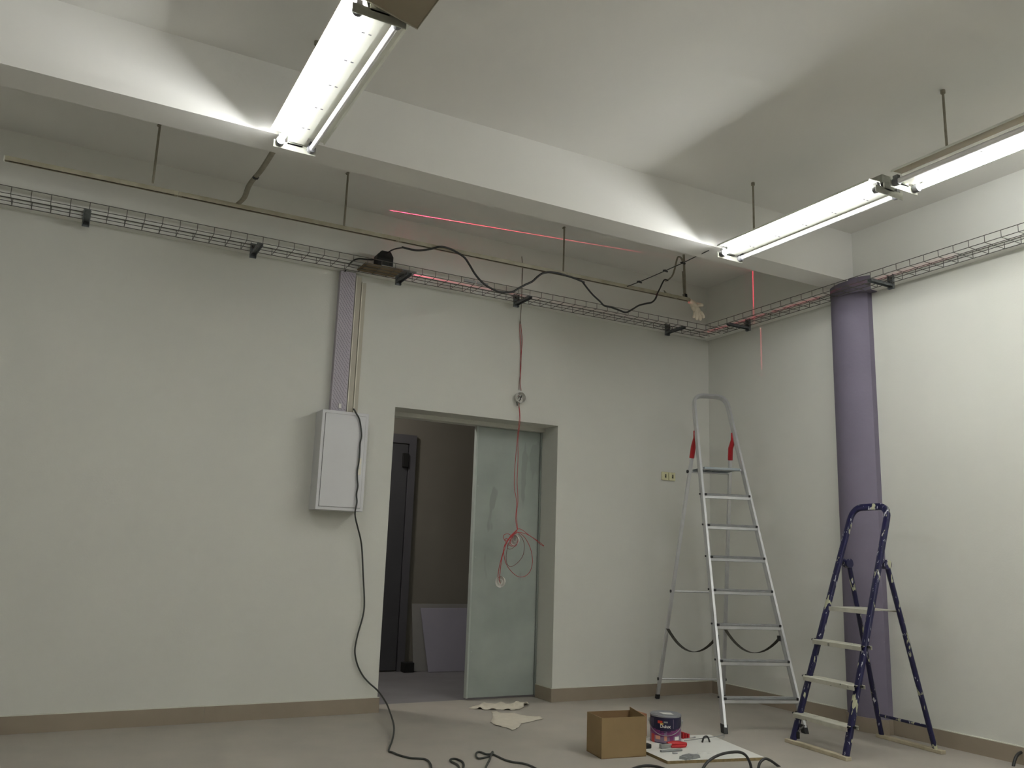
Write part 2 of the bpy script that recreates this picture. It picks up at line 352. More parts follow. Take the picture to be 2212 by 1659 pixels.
for yy in (-3.3,):
    bm = B(); tube(bm, [(.89, yy, 3.12), (.89, yy, ZC-.01)], .0065, 8); obj('hanger_rod', bm, 'rod', t, smooth=40)
# unseen tube lights added behind the camera to light the room
fixture(0.735, ZW, -7.00, -5.80, 'LR', 'nearest added double tube light behind the camera on the left, both tubes lit', 'added lights behind the camera', rear=True, rods=(-6.40,))
fixture(0.735, ZW, -8.60, -7.35, 'L', 'second added double tube light behind the camera on the left, one tube lit', 'added lights behind the camera', rear=True, rods=(-7.97,))
fixture(3.645, ZW, -5.75, -4.50, 'L', 'nearest added double tube light behind the camera on the right, left tube lit', 'added lights behind the camera', rear=True, rods=(-5.12,))
fixture(3.645, ZW, -7.20, -5.95, 'LR', 'second added double tube light behind the camera on the right, both tubes lit', 'added lights behind the camera', rear=True, rods=(-6.58,))
fixture(3.645, ZW, -8.70, -7.40, 'R', 'rearmost added double tube light on the right, right tube lit', 'added lights behind the camera', rear=True, rods=(-8.05,))
# bulb-less wire from the right row to the rail
# ------------------------------------------------------------------ old lamp rail by the back wall
RZ = 3.13
rail = thing('lamp_rail', 'long cream metal lamp rail hanging level below the ceiling near the back wall', 'rail', (1.9, -.62, RZ))
yA, yB = -.585, -.665
def railseg(x0, x1, nm):
    ya = yA+(yB-yA)*(x0+.45)/4.76; yb = yA+(yB-yA)*(x1+.45)/4.76
    bm = B(); sec = [(-.014, -.012), (-.014, .014), (.014, .014), (.014, -.012), (.011, -.012), (.011, .011), (-.011, .011), (-.011, -.012)]
    prism(bm, sec, (x0, ya, RZ), (x1, yb, RZ), (0, 1, 0), (0, 0, 1)); obj(nm, bm, 'rail', rail)
    bm = B(); prism(bm, [(-.010, -.009), (-.010, -.005), (.010, -.005), (.010, -.009)], (x0+.02, ya, RZ), (x1-.02, yb, RZ), (0, 1, 0), (0, 0, 1)); obj('slot', bm, 'railin', rail)
railseg(-.448, .452, 'rail_section'); railseg(.455, 1.85, 'rail_section'); railseg(1.853, 3.16, 'rail_section'); railseg(3.163, 4.31, 'rail_section')
for (a, b) in (((0.3040, -0.6580), 0), ((1.4670, -0.6320), 0), ((3.1610, -0.6060), 0)):
    bm = B(); tube(bm, [(a[0], a[1], RZ+.012), (a[0], a[1], ZC-.012)], .0068, 8); obj('hanger_rod', bm, 'rod', rail, smooth=40)
    bm = B(); tube(bm, [(a[0]-.012, a[1], ZC-.016), (a[0]+.004, a[1], ZC-.001)], .008, 8); obj('ceiling_hook', bm, 'rod', rail, smooth=40)
bm = B(); tube(bm, [(4.275, -.662, RZ+.012), (4.268, -.655, ZC-.012)], .0095, 8); tube(bm, [(4.256, -.67, RZ+.012), (4.25, -.66, 3.36)], .005, 6); obj('hanger_rod', bm, 'rod', rail, smooth=40)
bm = B(); obox(bm, (4.275, -.662, RZ+.012), (4.273, -.661, RZ+.045), (1, 0, 0), (0, 1, 0), .015, .012); obj('clamp', bm, 'black', rail, bevel=.003)
bm = B(); lathe(bm, [(.0, 0), (.017, 0), (.019, .006), (.0, .006)], 14, Matrix.Translation((-.452, -.585, RZ)) @ Matrix.Rotation(PI/2, 4, 'Y')); obj('end_cap', bm, 'plate', rail, smooth=40)
# diagonal strap from the rail to the beam
bm = B(); tube(bm, spline([(.80, -.60, RZ+.02), (.81, -.75, RZ+.01), (.80, -.95, RZ+.015), (.815, -1.2, RZ+.012), (.822, -1.47, RZ+.02)], 5), .016, 8, rx=.009)
t = thing('old_conduit', 'grey conduit piece running from the lamp rail back to the ceiling beam', 'conduit', (.8, -1, RZ)); obj('sleeve', bm, 'rod', t, smooth=40)
bm = B(); tube(bm, [(.808, -1.065, RZ+.012), (.808, -1.085, RZ+.012)], .018, 8, rx=.012); obj('tape_band', bm, 'black', t)
# string of old wire from R1 to the rail
t = thing('sagging_wire', 'thin dark wire sagging from the right light to the lamp rail', 'wire', (3.8440, -0.9500, 3.2040))
bm = B(); tube(bm, spline([(3.6510, -1.6500, 3.1090), (3.7840, -1.3500, 3.1780), (3.8710, -1.1200, 3.2210), (3.8440, -0.9500, 3.2040), (3.7980, -0.8300, 3.1780), (3.7540, -0.7500, 3.1550), (3.6940, -0.6600, 3.1270)], 5), .0035, 6); obj('wire', bm, 'greycable', t)
for q in [(3.8710, -1.1200, 3.2210), (3.8440, -0.9500, 3.2040), (3.7540, -0.7500, 3.1550)]:
    q = Vector(q); bm = B(); tube(bm, [q+Vector((-.02, 0, .0)), q+Vector((.0, 0, .002)), q+Vector((.022, 0, -.004))], [.005, .009, .006], 7); obj('connector', bm, 'black', t)
t = thing('wire_bundle', 'twisted grey wire bundle looped over the top of the end rod', 'wire', (4.1710, -0.6800, 3.4180))
bm = B(); tube(bm, spline([(4.2420, -0.6800, 3.4240), (4.2190, -0.6800, 3.4620), (4.1900, -0.6800, 3.4640), (4.1710, -0.6800, 3.4180), (4.1520, -0.6800, 3.3480), (4.1290, -0.6800, 3.2930), (4.0910, -0.6800, 3.2550), (4.0640, -0.6800, 3.2390)], 5), .0095, 7, rx=.006); obj('bundle', bm, 'rod', t)
bm = B(); tube(bm, spline([(4.0790, -0.6900, 3.2430), (4.0470, -0.6900, 3.2440), (4.0240, -0.6900, 3.2130), (4.0010, -0.6900, 3.1670), (3.9740, -0.6900, 3.1170)], 5), .0055, 6); obj('joint', bm, 'black', t)
t = thing('cut_wire_ends', 'stub of cut wires sticking up from the right end of the lamp rail', 'wire', (4.1120, -0.6650, 3.1330))
bm = B(); tube(bm, spline([(4.0570, -0.6650, 3.1650), (4.0890, -0.6650, 3.1440), (4.1120, -0.6650, 3.1330), (4.1450, -0.6650, 3.1270), (4.1870, -0.6650, 3.1200)], 4), .004, 6); obj('wire', bm, 'rod', t); bm = B(); tube(bm, spline([(4.0610, -0.6600, 3.1670), (4.0790, -0.6600, 3.1440), (4.1020, -0.6600, 3.1330), (4.1210, -0.6600, 3.1480), (4.1440, -0.6600, 3.1400)], 4), .0035, 6); obj('wire', bm, 'greycable', t)
# black cable weaving over the rail
t = thing('black_cable', 'black cable draped in waves over the lamp rail', 'cable', (2.4010, -0.6680, 2.9890))
bm = B(); tube(bm, spline([(1.8830, -0.6000, 3.0930), (1.9870, -0.6100, 3.0880), (2.0760, -0.6400, 3.1070), (2.1310, -0.6680, 3.1260), (2.1930, -0.6680, 3.1290), (2.2530, -0.6680, 3.1150), (2.3180, -0.6680, 3.0870), (2.3600, -0.6680, 3.0420), (2.4010, -0.6680, 2.9890), (2.4500, -0.6680, 2.9440), (2.5090, -0.6680, 2.9110), (2.5980, -0.6680, 2.8900), (2.6980, -0.6680, 2.9050), (2.7520, -0.6680, 2.9420), (2.8080, -0.6680, 2.9800), (2.8640, -0.6680, 3.0150), (2.9010, -0.6680, 3.0530), (2.9430, -0.6680, 3.0890), (3.0010, -0.6680, 3.1110), (3.0760, -0.6680, 3.1180), (3.1570, -0.6680, 3.1120), (3.2280, -0.6700, 3.1040), (3.3070, -0.6700, 3.0890)], 6), .0075, 8); obj('cable_run', bm, 'cable', t, smooth=50)
bm = B(); tube(bm, spline([(3.2910, -0.6680, 3.0940), (3.3200, -0.6750, 3.0580), (3.3790, -0.6750, 3.0070), (3.4470, -0.6750, 2.9650), (3.4850, -0.6750, 2.9390), (3.5480, -0.6750, 2.9360), (3.6120, -0.6750, 2.9280), (3.6850, -0.6750, 2.9190), (3.7460, -0.6750, 2.9540), (3.8070, -0.6750, 2.9950), (3.8730, -0.6750, 3.0210), (3.9310, -0.6750, 3.0420), (3.9670, -0.6750, 3.0780), (3.9740, -0.6900, 3.1170)], 6), .007, 8); obj('cable_run', bm, 'cable', t, smooth=50)
# white glove hanging on the rail end
t = thing('work_glove', 'white knitted work glove pulled over the right end of the lamp rail', 'glove', (4.3870, -0.6680, 3.0650))
bm = B(); tube(bm, [(4.3110, -0.6680, 3.1210), (4.3350, -0.6680, 3.1140), (4.3590, -0.6680, 3.0950), (4.3770, -0.6680, 3.0750)], [.020, .022, .030, .034], 12, rx=None); obj('cuff', bm, 'glove', t, smooth=60)
bm = B(); tube(bm, spline([(4.3580, -0.6680, 3.0910), (4.3770, -0.6680, 3.0670), (4.3960, -0.6680, 3.0430), (4.4100, -0.6680, 3.0220)],3), .034, 14, ref=(0,1,0), rx=.020)
tube(bm, spline([(4.3750, -0.6650, 3.0480), (4.3610, -0.6750, 3.0140), (4.3550, -0.6650, 2.9870)],4), [.0165,.0165,.016,.0155,.015,.0145,.0135,.012,.007], 9)
tube(bm, spline([(4.3810, -0.6750, 3.0310), (4.3760, -0.6850, 2.9990), (4.3800, -0.6750, 2.9730)],4), [.0165,.0165,.016,.0155,.015,.0145,.0135,.012,.007], 9)
tube(bm, spline([(4.3950, -0.6800, 3.0290), (4.4010, -0.6900, 2.9980), (4.4140, -0.6800, 2.9740)],4), [.0165,.0165,.016,.0155,.015,.0145,.0135,.012,.007], 9)
tube(bm, spline([(4.4190, -0.6750, 3.0410), (4.4320, -0.6850, 3.0180), (4.4520, -0.6750, 3.0010)],4), [.0165,.0165,.016,.0155,.015,.0145,.0135,.012,.007], 9)
tube(bm, spline([(4.3730, -0.6900, 3.0960), (4.3980, -0.7000, 3.0960), (4.4310, -0.6900, 3.1020)],4), [.0165,.0165,.016,.0155,.015,.0145,.0135,.012,.007], 9)
obj('hand', bm, 'glove', t, smooth=80)

# ------------------------------------------------------------------ wire cable trays
ZB, ZT = 3.042, 3.087
def cross_wire_mesh(depth):
    bm = B(); pts = [(0, -depth, ZT-ZB), (0, -depth, .004), (0, -depth+.004, 0), (0, -.004, 0), (0, 0, .004), (0, 0, ZT-ZB)]
    tube(bm, pts, .0021, 5); bmesh.ops.recalc_face_normals(bm, faces=bm.faces)
    me = bpy.data.meshes.new('cross_wire'); bm.to_mesh(me); bm.free(); me.materials.append(M['wire']); return me
CW = cross_wire_mesh(.2)
def tray(label, origin, rz, L, start=.04):
    """runs along local +x for L metres, wall side at local y=0, front at y=-.2, then rotated by rz"""
    t = thing('cable_tray', label, 'cable tray', origin, rz, 'wire cable trays', local=True)
    for (yy, zz) in ((-.2, ZT-ZB), (-.2, 0), (-.135, 0), (-.07, 0), (0, 0), (0, ZT-ZB)):
        bm = B(); tube(bm, [(0, yy, zz), (L, yy, zz)], .0024, 6); obj('long_wire', bm, 'wire', t)
    k = 0; x = start
    while x < L:
        o = bpy.data.objects.new('cross_wire', CW); C.objects.link(o); o.parent = t; o.location = (x, 0, 0); x += .1034; k += 1
    return t
TX = 2.60
tray('wire basket cable tray along the left part of the back wall', (-1.2, -.08, ZB), 0, TX+1.2-.003, .06)
tray('wire basket cable tray along the back wall from the coupler to the corner', (TX, -.08, ZB), 0, XR-.31-TX+.2, .05)
tray('short corner piece of wire basket cable tray on the right wall', (XR-.08, -.285, ZB), -PI/2, .30, .06)
tray('wire basket cable tray along the right wall in front of the column', (XR-.08, -.588, ZB), -PI/2, 6.2, .05)
t = thing('tray_coupler', 'grey coupler plates joining two cable tray sections', 'coupler', (TX, -.285, ZB))
for x0, x1 in ((TX-.10, TX-.004), (TX+.004, TX+.10)):
    bm = B(); box(bm, x0, x1, -.286, -.282, ZB+.012, ZB+.03); box(bm, x0, x1, -.286, -.27, ZB+.012, ZB+.014); obj('plate', bm, 'steelplate', t, bevel=.001)
def bracket(label, x, y, rz, out=.235):
    t = thing('wall_bracket', label, 'bracket', (x, y, 3.0), rz, 'tray brackets', local=True)
    bm = B(); box(bm, -.022, .022, -.004, .0, 0, .105); box(bm, -.022, -.019, -.022, -.004, 0, .105); box(bm, .019, .022, -.022, -.004, 0, .105); obj('back_plate', bm, 'zinc', t, bevel=.001)
    bm = B(); box(bm, -.019, .019, -out, -.004, .032, .035); box(bm, -.019, -.016, -out, -.004, .015, .035); box(bm, .016, .019, -out, -.004, .015, .035); obj('arm', bm, 'zinc', t, bevel=.001)
    bm = B()
    for zz in (.08,): lathe(bm, [(0, .012), (.007, .012), (.007, .0), (0, 0)], 8, Matrix.Translation((0, -.004, zz)) @ Matrix.Rotation(PI/2, 4, 'X'))
    obj('bolt', bm, 'wire', t)
for x, lab in ((-.012, 'tray bracket nearest the left picture edge'), (1.013, 'tray bracket second from the left on the back wall'), (2.064, 'tray bracket just right of the black laser level'), (3.056, 'tray bracket beside the hanging red wires'), (4.563, 'last tray bracket on the back wall near the corner')):
    bracket(lab, x, -OV, 0)
for y, lab in ((-.586, 'first tray bracket on the right wall from the corner'), (-1.988, 'tray bracket on the right wall just past the lilac column')):
    bracket(lab, XR-OV, y, -PI/2)
# boards in the tray and the laser level
bm = B(); box(bm, 1.74, 2.02, -.272, -.09, ZB+.004, ZB+.012); tag(grounded(obj('wooden_shelf', bm, 'board', bevel=.001)), 'thin brown board lying in the cable tray under the laser level', 'board')
bm = B(); box(bm, 1.86, 2.13, -.275, -.10, ZB+.013, ZB+.017); tag(grounded(obj('steel_plate', bm, 'steelplate', bevel=.001)), 'grey metal plate lying on the board in the cable tray', 'plate')
LX, LY, LZ = 1.905, -.175, 3.115
t = thing('laser_level', 'black cross line laser level standing in the cable tray', 'laser level', (LX, LY, ZB+.018))
bm = B(); sec = [(-.055, 0), (.055, 0), (.06, .02), (.06, .09), (.038, .128), (-.03, .128), (-.06, .095), (-.06, .02)]
prism(bm, sec, (LX, LY-.045, ZB+.018), (LX, LY+.045, ZB+.018), (1, 0, 0), (0, 0, 1)); obj('body', bm, 'black', t, bevel=.006)
bm = B(); box(bm, LX-.028, LX+.028, LY-.05, LY-.044, ZB+.03, ZB+.06); obj('window', bm, 'cable', t, bevel=.002)
bm = B(); box(bm, LX-.022, LX+.022, LY-.052, LY-.049, ZB+.026, ZB+.029); obj('label_strip', bm, 'greypl', t)
bm = B(); tube(bm, spline([(1.6630, -0.0450, 3.0300), (1.6820, -0.0600, 3.0750), (1.7070, -0.0800, 3.1130), (1.7410, -0.1000, 3.1310), (1.7870, -0.1300, 3.1280), (1.8290, -0.1500, 3.1270), (1.8700, -0.1700, 3.1400)], 6), .0055, 7); tag(obj('device_cable', bm, 'cable', smooth=50), 'black cable arching from the trunking top to the laser level', 'cable')
bm = B(); tube(bm, spline([(1.9220, -0.1750, 3.1770), (1.9050, -0.2800, 3.1620), (1.8960, -0.4000, 3.1410), (1.8930, -0.5200, 3.1130), (1.9000, -0.5900, 3.0960)], 6), .005, 7); tag(obj('device_cable', bm, 'cable', smooth=50), 'short black cable rising from the laser level to the lamp rail', 'cable')
# the laser light itself: two point lights that only shine into a vertical and a level plane
def laser(name, loc, energy, kind):
    ld = bpy.data.lights.new(name, 'POINT'); ld.shadow_soft_size = 0.0; ld.energy = energy; ld.use_nodes = True
    nt = ld.node_tree; em = nt.nodes['Emission']; em.inputs['Color'].default_value = (1.0, .03, .10, 1)
    inc = nt.nodes.new('ShaderNodeNewGeometry').outputs['Incoming']
    def dot(b):
        n = nt.nodes.new('ShaderNodeVectorMath'); n.operation = 'DOT_PRODUCT'; nt.links.new(inc, n.inputs[0]); n.inputs[1].default_value = b; return n.outputs['Value']
    def mth(op, a, b=None):
        n = nt.nodes.new('ShaderNodeMath'); n.operation = op
        for i, q in enumerate((a, b)):
            if q is None: continue
            if isinstance(q, (int, float)): n.inputs[i].default_value = q
            else: nt.links.new(q, n.inputs[i])
        return n.outputs[0]
    vx, vz = dot((1, 0, 0)), dot((0, 0, 1))
    if kind == 'V':
        on = mth('LESS_THAN', mth('ABSOLUTE', dot(tuple(Vector((.47, 3.13, 0)).normalized()))), .0019)
        on = mth('MULTIPLY', mth('MULTIPLY', on, mth('GREATER_THAN', vx, -.03)), mth('GREATER_THAN', vz, -.24))
        gain = mth('SUBTRACT', mth('POWER', mth('MAXIMUM', vz, .2), -.6), mth('MULTIPLY', mth('GREATER_THAN', .15, vz), 1.5))
        low = mth('MULTIPLY', mth('GREATER_THAN', 0.0, vz), -.65)
        tot = mth('MULTIPLY', on, mth('ADD', gain, low))
    else:
        on = mth('MULTIPLY', mth('LESS_THAN', mth('ABSOLUTE', vz), .0028), mth('GREATER_THAN', vx, .8))
        tot = mth('MULTIPLY', on, .5)
    nt.links.new(tot, em.inputs['Strength'])
    lo = bpy.data.objects.new(name, ld); C.objects.link(lo); lo.location = loc
laser('laser_beam', (LX+.03, LY-.005, LZ+.09), 105, 'V')
laser('laser_beam', (LX+.066, LY, 3.106), 60, 'H')

# ------------------------------------------------------------------ trunking above the cabinet
def trunk(name, x0, x1, dpt, z0, z1, m, edge, lab, grp='trunking'):
    t = thing(name, lab, 'trunking', ((x0+x1)/2, -dpt/2, z0), 0, grp)
    bm = B(); box(bm, x0+.008, x1, -dpt, 0, z0, z1); obj('channel', bm, m, t, bevel=.001)
    if edge: bm = B(); box(bm, x0, x0+.0075, -dpt-.003, 0, z0, z1+.002); obj('edge', bm, edge, t, bevel=.001)
    return t
t = thing('trunking', 'wide lilac trunking with printed dashes rising from the white cabinet', 'trunking', (1.70, -.025, 2.01), 0, 'trunking')
bm = B(); box(bm, 1.637, 1.748, -.05, 0, 2.01, 3.04); obj('channel', bm, 'film', t, bevel=.002)
bm = B(); random.seed(3)
r = 0; z = 2.03
while z < 3.02:
    for k in range(5):
        xx = 1.641+k*.0215+(r % 2)*.009+random.uniform(-.001, .001)
        if xx+.016 < 1.747:
            quad_faces(bm, [(xx, -.0512, z+.011), (xx+.003, -.0512, z+.012), (xx+.003, -.05, z+.012), (xx, -.05, z+.011), (xx+.012, -.0512, z-.001), (xx+.0145, -.0512, z), (xx+.0145, -.05, z), (xx+.012, -.05, z-.001)])
    z += .0152; r += 1
o = obj('printed_dashes', bm, 'filmdash', t); o['kind'] = 'stuff'
bm = B(); box(bm, 1.69, 1.71, -.058, -.05, 2.04, 2.075); obj('tape_patch', bm, 'clearpl', t, bevel=.002)
trunk('trunking', 1.757, 1.798, .034, 2.01, 3.02, 'trunk', 'trunkedge', 'beige trunking between the lilac one and the narrow one')
trunk('trunking', 1.805, 1.838, .026, 2.01, 2.985, 'trunk', 'trunkedge', 'narrow beige trunking, right one of the three above the cabinet')
# the cabinet
CD = 0.160
cx0, cx1, cz0, cz1 = 1.5525, 1.8810, 1.3330, 2.0055
t = thing('electrical_cabinet', 'white steel electrical cabinet on the back wall left of the doorway', 'cabinet', ((cx0+cx1)/2, -CD/2, cz0))
bm = B(); box(bm, cx0, cx1, -CD, 0, cz0, cz1); obj('body', bm, 'cab', t, bevel=.003)
bm = B(); m_ = .021; box(bm, cx0+m_, cx1-m_, -CD-.0025, -CD+.001, cz0+m_, cz1-m_); obj('seam', bm, 'seam', t)
bm = B(); m_ = .0225; box(bm, cx0+m_, cx1-m_, -CD-.006, -CD-.002, cz0+m_, cz1-m_); dr = obj('door', bm, 'cab', t, bevel=.0015)
bm = B(); box(bm, cx1-.062, cx1-.035, -CD-.010, -CD-.006, cz0+.245, cz0+.36); obj('handle', bm, 'trunkedge', dr, bevel=.003)
bm = B(); box(bm, cx1-.056, cx1-.041, -CD-.013, -CD-.010, cz0+.285, cz0+.32); obj('latch', bm, 'clearpl', dr, bevel=.001)
# cable out of the trunking, across the cabinet to the floor
bm = B(); tube(bm, spline([(1.8030, -0.0450, 2.0470), (1.7910, -0.1200, 2.0220), (1.7780, -0.1820, 2.0000), (1.8060, -0.1780, 1.9610), (1.8230, -0.1780, 1.8990), (1.8310, -0.1780, 1.8410), (1.8240, -0.1780, 1.7930), (1.8260, -0.1780, 1.7230), (1.8240, -0.1780, 1.6590), (1.8180, -0.1780, 1.6020), (1.8220, -0.1780, 1.5490), (1.8290, -0.1780, 1.5020), (1.8230, -0.1780, 1.4460), (1.8300, -0.1780, 1.3930), (1.8220, -0.1780, 1.3300), (1.8470, -0.1200, 1.2860), (1.8840, -0.0700, 1.2260), (1.9200, -0.0400, 1.1490), (1.9390, -0.0300, 1.0710), (1.9650, -0.0200, 0.8840), (1.9830, -0.0200, 0.7300), (1.9800, -0.0200, 0.6370), (1.9520, -0.0200, 0.5160), (1.9390, -0.0200, 0.4250), (1.9470, -0.0200, 0.3650), (1.9710, -0.0200, 0.3020), (2.0080, -0.0200, 0.2440), (2.0500, -0.0300, 0.1990), (2.1080, -0.0600, 0.1470), (2.1030, -0.2340, 0.1010), (2.0690, -0.4080, 0.0690), (2.0270, -0.5820, 0.0410), (1.9650, -0.7570, 0.0290), (1.8890, -0.9310, 0.0170), (1.8050, -1.1050, 0.0060), (1.8090, -1.1530, 0.0060), (1.8190, -1.2250, 0.0060), (1.8490, -1.3020, 0.0060), (1.8800, -1.3240, 0.0060), (1.9140, -1.3580, 0.0060), (1.9090, -1.4310, 0.0060), (1.8610, -1.5670, 0.0060), (1.7630, -1.7920, 0.0060)], 6), .0055, 8); tag(obj('power_cable', bm, 'greycable', smooth=60), 'long dark cable hanging from the cabinet top, down beside the doorway and onto the floor', 'cable')

# ------------------------------------------------------------------ red wires, junction boxes
def jbox(name, c, r, n, lab, dep=.03, clear=True):
    c = Vector(c); n = Vector(n).normalized(); q = n.to_track_quat('Z', 'Y').to_matrix().to_4x4(); MM = Matrix.Translation(c) @ q
    t = thing(name, lab, 'junction box', tuple(c), 0, 'round junction boxes')
    bm = B(); lathe(bm, [(0, 0), (r*.92, 0), (r, dep), (r*1.05, dep), (r*1.05, dep-.002), (r*.96, .002), (r*.93, -.002), (0, -.002)], 24, MM); obj('cup', bm, 'clearpl', t, smooth=40)
    bm = B(); lathe(bm, [(r*.35, .004), (r*.45, .004), (r*.45, .009), (r*.35, .009), (r*.35, .004)], 18, MM); obj('ring', bm, 'whitepl', t, smooth=40)
    return t, MM
t, MM = jbox('junction_box', (3.1470, -0.0050, 2.2890), .042, (0, -1, 0), 'round white junction box on the wall above the doorway with open wires', .035)
for k, (a, b_) in enumerate((((-.012, .02), (.002, -.012)), ((.0, .014), (.004, -.018)), ((.004, .012), (.022, -.010)), ((.012, .022), (.022, .004)), ((-.01, .01), (-.004, -.004)), ((-.004, -.01), (.010, -.030)))):
    bm = B(); tube(bm, spline([MM @ Vector((-a[0], a[1], .02)), MM @ Vector((-(a[0]+b_[0])/2, (a[1]+b_[1])/2+.003, .03)), MM @ Vector((-b_[0], b_[1], .022))], 4), .0022, 6); obj('wire_end', bm, 'black' if k != 3 else 'brownwire', t)
bm = B(); c = MM @ Vector((-.034, -.048, .03)); obox(bm, c+Vector((0, 0, .012)), c+Vector((.005, 0, -.02)), (1, 0, 0), (0, 1, 0), .0035, .003); obj('cover_tab', bm, 'black', t)
jbox('junction_box', (3.1420, -0.0350, 1.1920), .040, (-.93, -.42, -.12), 'white junction box hanging inside the coil of red wires', .02)
jbox('junction_box', (3.0320, -0.0350, 0.8790), .041, (-.93, -.42, .08), 'lowest white junction box, hanging on red wires in front of the grey door', .018)
t = thing('red_wires', 'thin red wires hanging down the wall into a loose coil before the grey door', 'wire', (3.1450, -0.0200, 1.7770))
def wr(pts, r=.0022, m='redwire', nm='wire'):
    bm = B(); tube(bm, spline(pts, 6), r, 6); obj(nm, bm, m, t)
wr([(3.0950, -0.0700, 3.4310), (3.1070, -0.0700, 3.3320), (3.1060, -0.0700, 3.2150), (3.0980, -0.0850, 3.0940), (3.0970, -0.0850, 3.0100)], 0.0030, 'greywire', 'wire')
wr([(3.1000, -0.0800, 3.0120), (3.1140, -0.0500, 2.9720), (3.1280, -0.0200, 2.9240), (3.1290, -0.0120, 2.8870)], 0.0030, 'greywire', 'wire')
wr([(3.1330, -0.0100, 2.9270), (3.1500, -0.0100, 2.8150), (3.1540, -0.0100, 2.7200), (3.1530, -0.0100, 2.6060), (3.1530, -0.0100, 2.5120), (3.1430, -0.0100, 2.4180), (3.1420, -0.0100, 2.3540)], 0.0022, 'brownwire', 'wire')
wr([(3.1300, -0.0090, 2.9070), (3.1340, -0.0090, 2.8120), (3.1460, -0.0090, 2.7000), (3.1520, -0.0090, 2.5500), (3.1520, -0.0090, 2.4190), (3.1630, -0.0090, 2.3490)], 0.0022, 'redwire', 'wire')
wr([(3.1380, -0.0120, 2.8890), (3.1550, -0.0120, 2.7580), (3.1510, -0.0120, 2.6430), (3.1470, -0.0120, 2.5110), (3.1500, -0.0120, 2.4370)], 0.0022, 'redwire', 'wire')
wr([(3.1350, -0.0300, 2.2430), (3.1360, -0.0300, 2.2100), (3.1430, -0.0300, 2.1380), (3.1320, -0.0300, 1.9910), (3.1270, -0.0300, 1.9000), (3.1190, -0.0300, 1.7740), (3.1180, -0.0300, 1.5960), (3.1430, -0.0300, 1.4740), (3.1390, -0.0300, 1.3510), (3.1540, -0.0300, 1.2750)], 0.0021, 'redwire', 'wire')
wr([(3.1380, -0.0240, 2.2410), (3.1490, -0.0240, 2.1760), (3.1520, -0.0240, 2.0840), (3.1400, -0.0240, 1.9560), (3.1460, -0.0240, 1.8120), (3.1440, -0.0240, 1.6330), (3.1570, -0.0240, 1.4930), (3.1490, -0.0240, 1.3870), (3.1620, -0.0240, 1.2690)], 0.0021, 'redwire', 'wire')
wr([(3.1360, -0.0280, 2.2470), (3.1370, -0.0280, 2.2030)], 0.0040, 'greywire', 'wire')
wr([(3.1450, -0.0500, 1.2740), (3.1710, -0.0500, 1.2730), (3.2010, -0.0500, 1.2600), (3.2460, -0.0500, 1.2320), (3.3060, -0.0500, 1.2010), (3.3560, -0.0500, 1.1730), (3.3830, -0.0500, 1.1530), (3.3520, -0.0500, 1.1650), (3.3010, -0.0500, 1.2010), (3.2460, -0.0500, 1.2300), (3.2020, -0.0500, 1.2430), (3.1530, -0.0500, 1.2470), (3.1290, -0.0500, 1.2360)], 0.0020, 'redwire', 'wire')
wr([(3.1530, -0.0500, 1.2470), (3.1970, -0.0500, 1.2240), (3.2330, -0.0500, 1.1860), (3.2640, -0.0500, 1.1320), (3.2800, -0.0500, 1.0790), (3.2850, -0.0500, 1.0250), (3.2700, -0.0500, 0.9660), (3.2320, -0.0500, 0.9280), (3.1840, -0.0500, 0.9170), (3.1410, -0.0500, 0.9310), (3.0910, -0.0500, 0.9710), (3.0560, -0.0500, 1.0190), (3.0400, -0.0500, 1.0680), (3.0350, -0.0500, 1.1250), (3.0500, -0.0500, 1.1670), (3.0870, -0.0500, 1.2130), (3.1450, -0.0500, 1.2660)], 0.0020, 'redwire', 'wire')
wr([(3.1480, -0.0600, 1.2370), (3.1780, -0.0600, 1.2130), (3.2010, -0.0600, 1.1720), (3.2050, -0.0600, 1.1300), (3.1950, -0.0600, 1.0760), (3.1600, -0.0600, 1.0300), (3.1180, -0.0600, 1.0000), (3.0850, -0.0600, 0.9930), (3.0610, -0.0600, 1.0150), (3.0520, -0.0600, 1.0560), (3.0570, -0.0600, 1.1090), (3.0690, -0.0600, 1.1590), (3.0820, -0.0600, 1.1920), (3.1280, -0.0600, 1.2520)], 0.0019, 'brownwire', 'wire')
wr([(3.1480, -0.0450, 1.2660), (3.1120, -0.0450, 1.2390), (3.0760, -0.0450, 1.2000), (3.0630, -0.0450, 1.1670), (3.0430, -0.0450, 1.1830), (3.0320, -0.0450, 1.2070), (3.0370, -0.0450, 1.2240), (3.0650, -0.0450, 1.2330), (3.0940, -0.0450, 1.2220), (3.1090, -0.0450, 1.2020)], 0.0020, 'redwire', 'wire')
wr([(3.1420, -0.0520, 1.2610), (3.1040, -0.0520, 1.2260), (3.0680, -0.0520, 1.1840), (3.0490, -0.0520, 1.1830), (3.0410, -0.0520, 1.1910), (3.0530, -0.0520, 1.1980), (3.0720, -0.0520, 1.1920)], 0.0020, 'redwire', 'wire')
wr([(3.0840, -0.0650, 1.2090), (3.0800, -0.0650, 1.1680), (3.1000, -0.0650, 1.1480), (3.1290, -0.0650, 1.1470), (3.1470, -0.0650, 1.1870), (3.1460, -0.0650, 1.2200)], 0.0020, 'redwire', 'wire')
wr([(3.0610, -0.0650, 1.1670), (3.0580, -0.0650, 1.1340), (3.0730, -0.0650, 1.1200), (3.1060, -0.0650, 1.1310), (3.1330, -0.0650, 1.1610)], 0.0019, 'brownwire', 'wire')
wr([(3.1320, -0.0700, 1.2520), (3.1040, -0.0700, 1.2220), (3.0820, -0.0700, 1.1840), (3.0690, -0.0700, 1.1510), (3.0980, -0.0700, 1.1410)], 0.0020, 'redwire', 'wire')
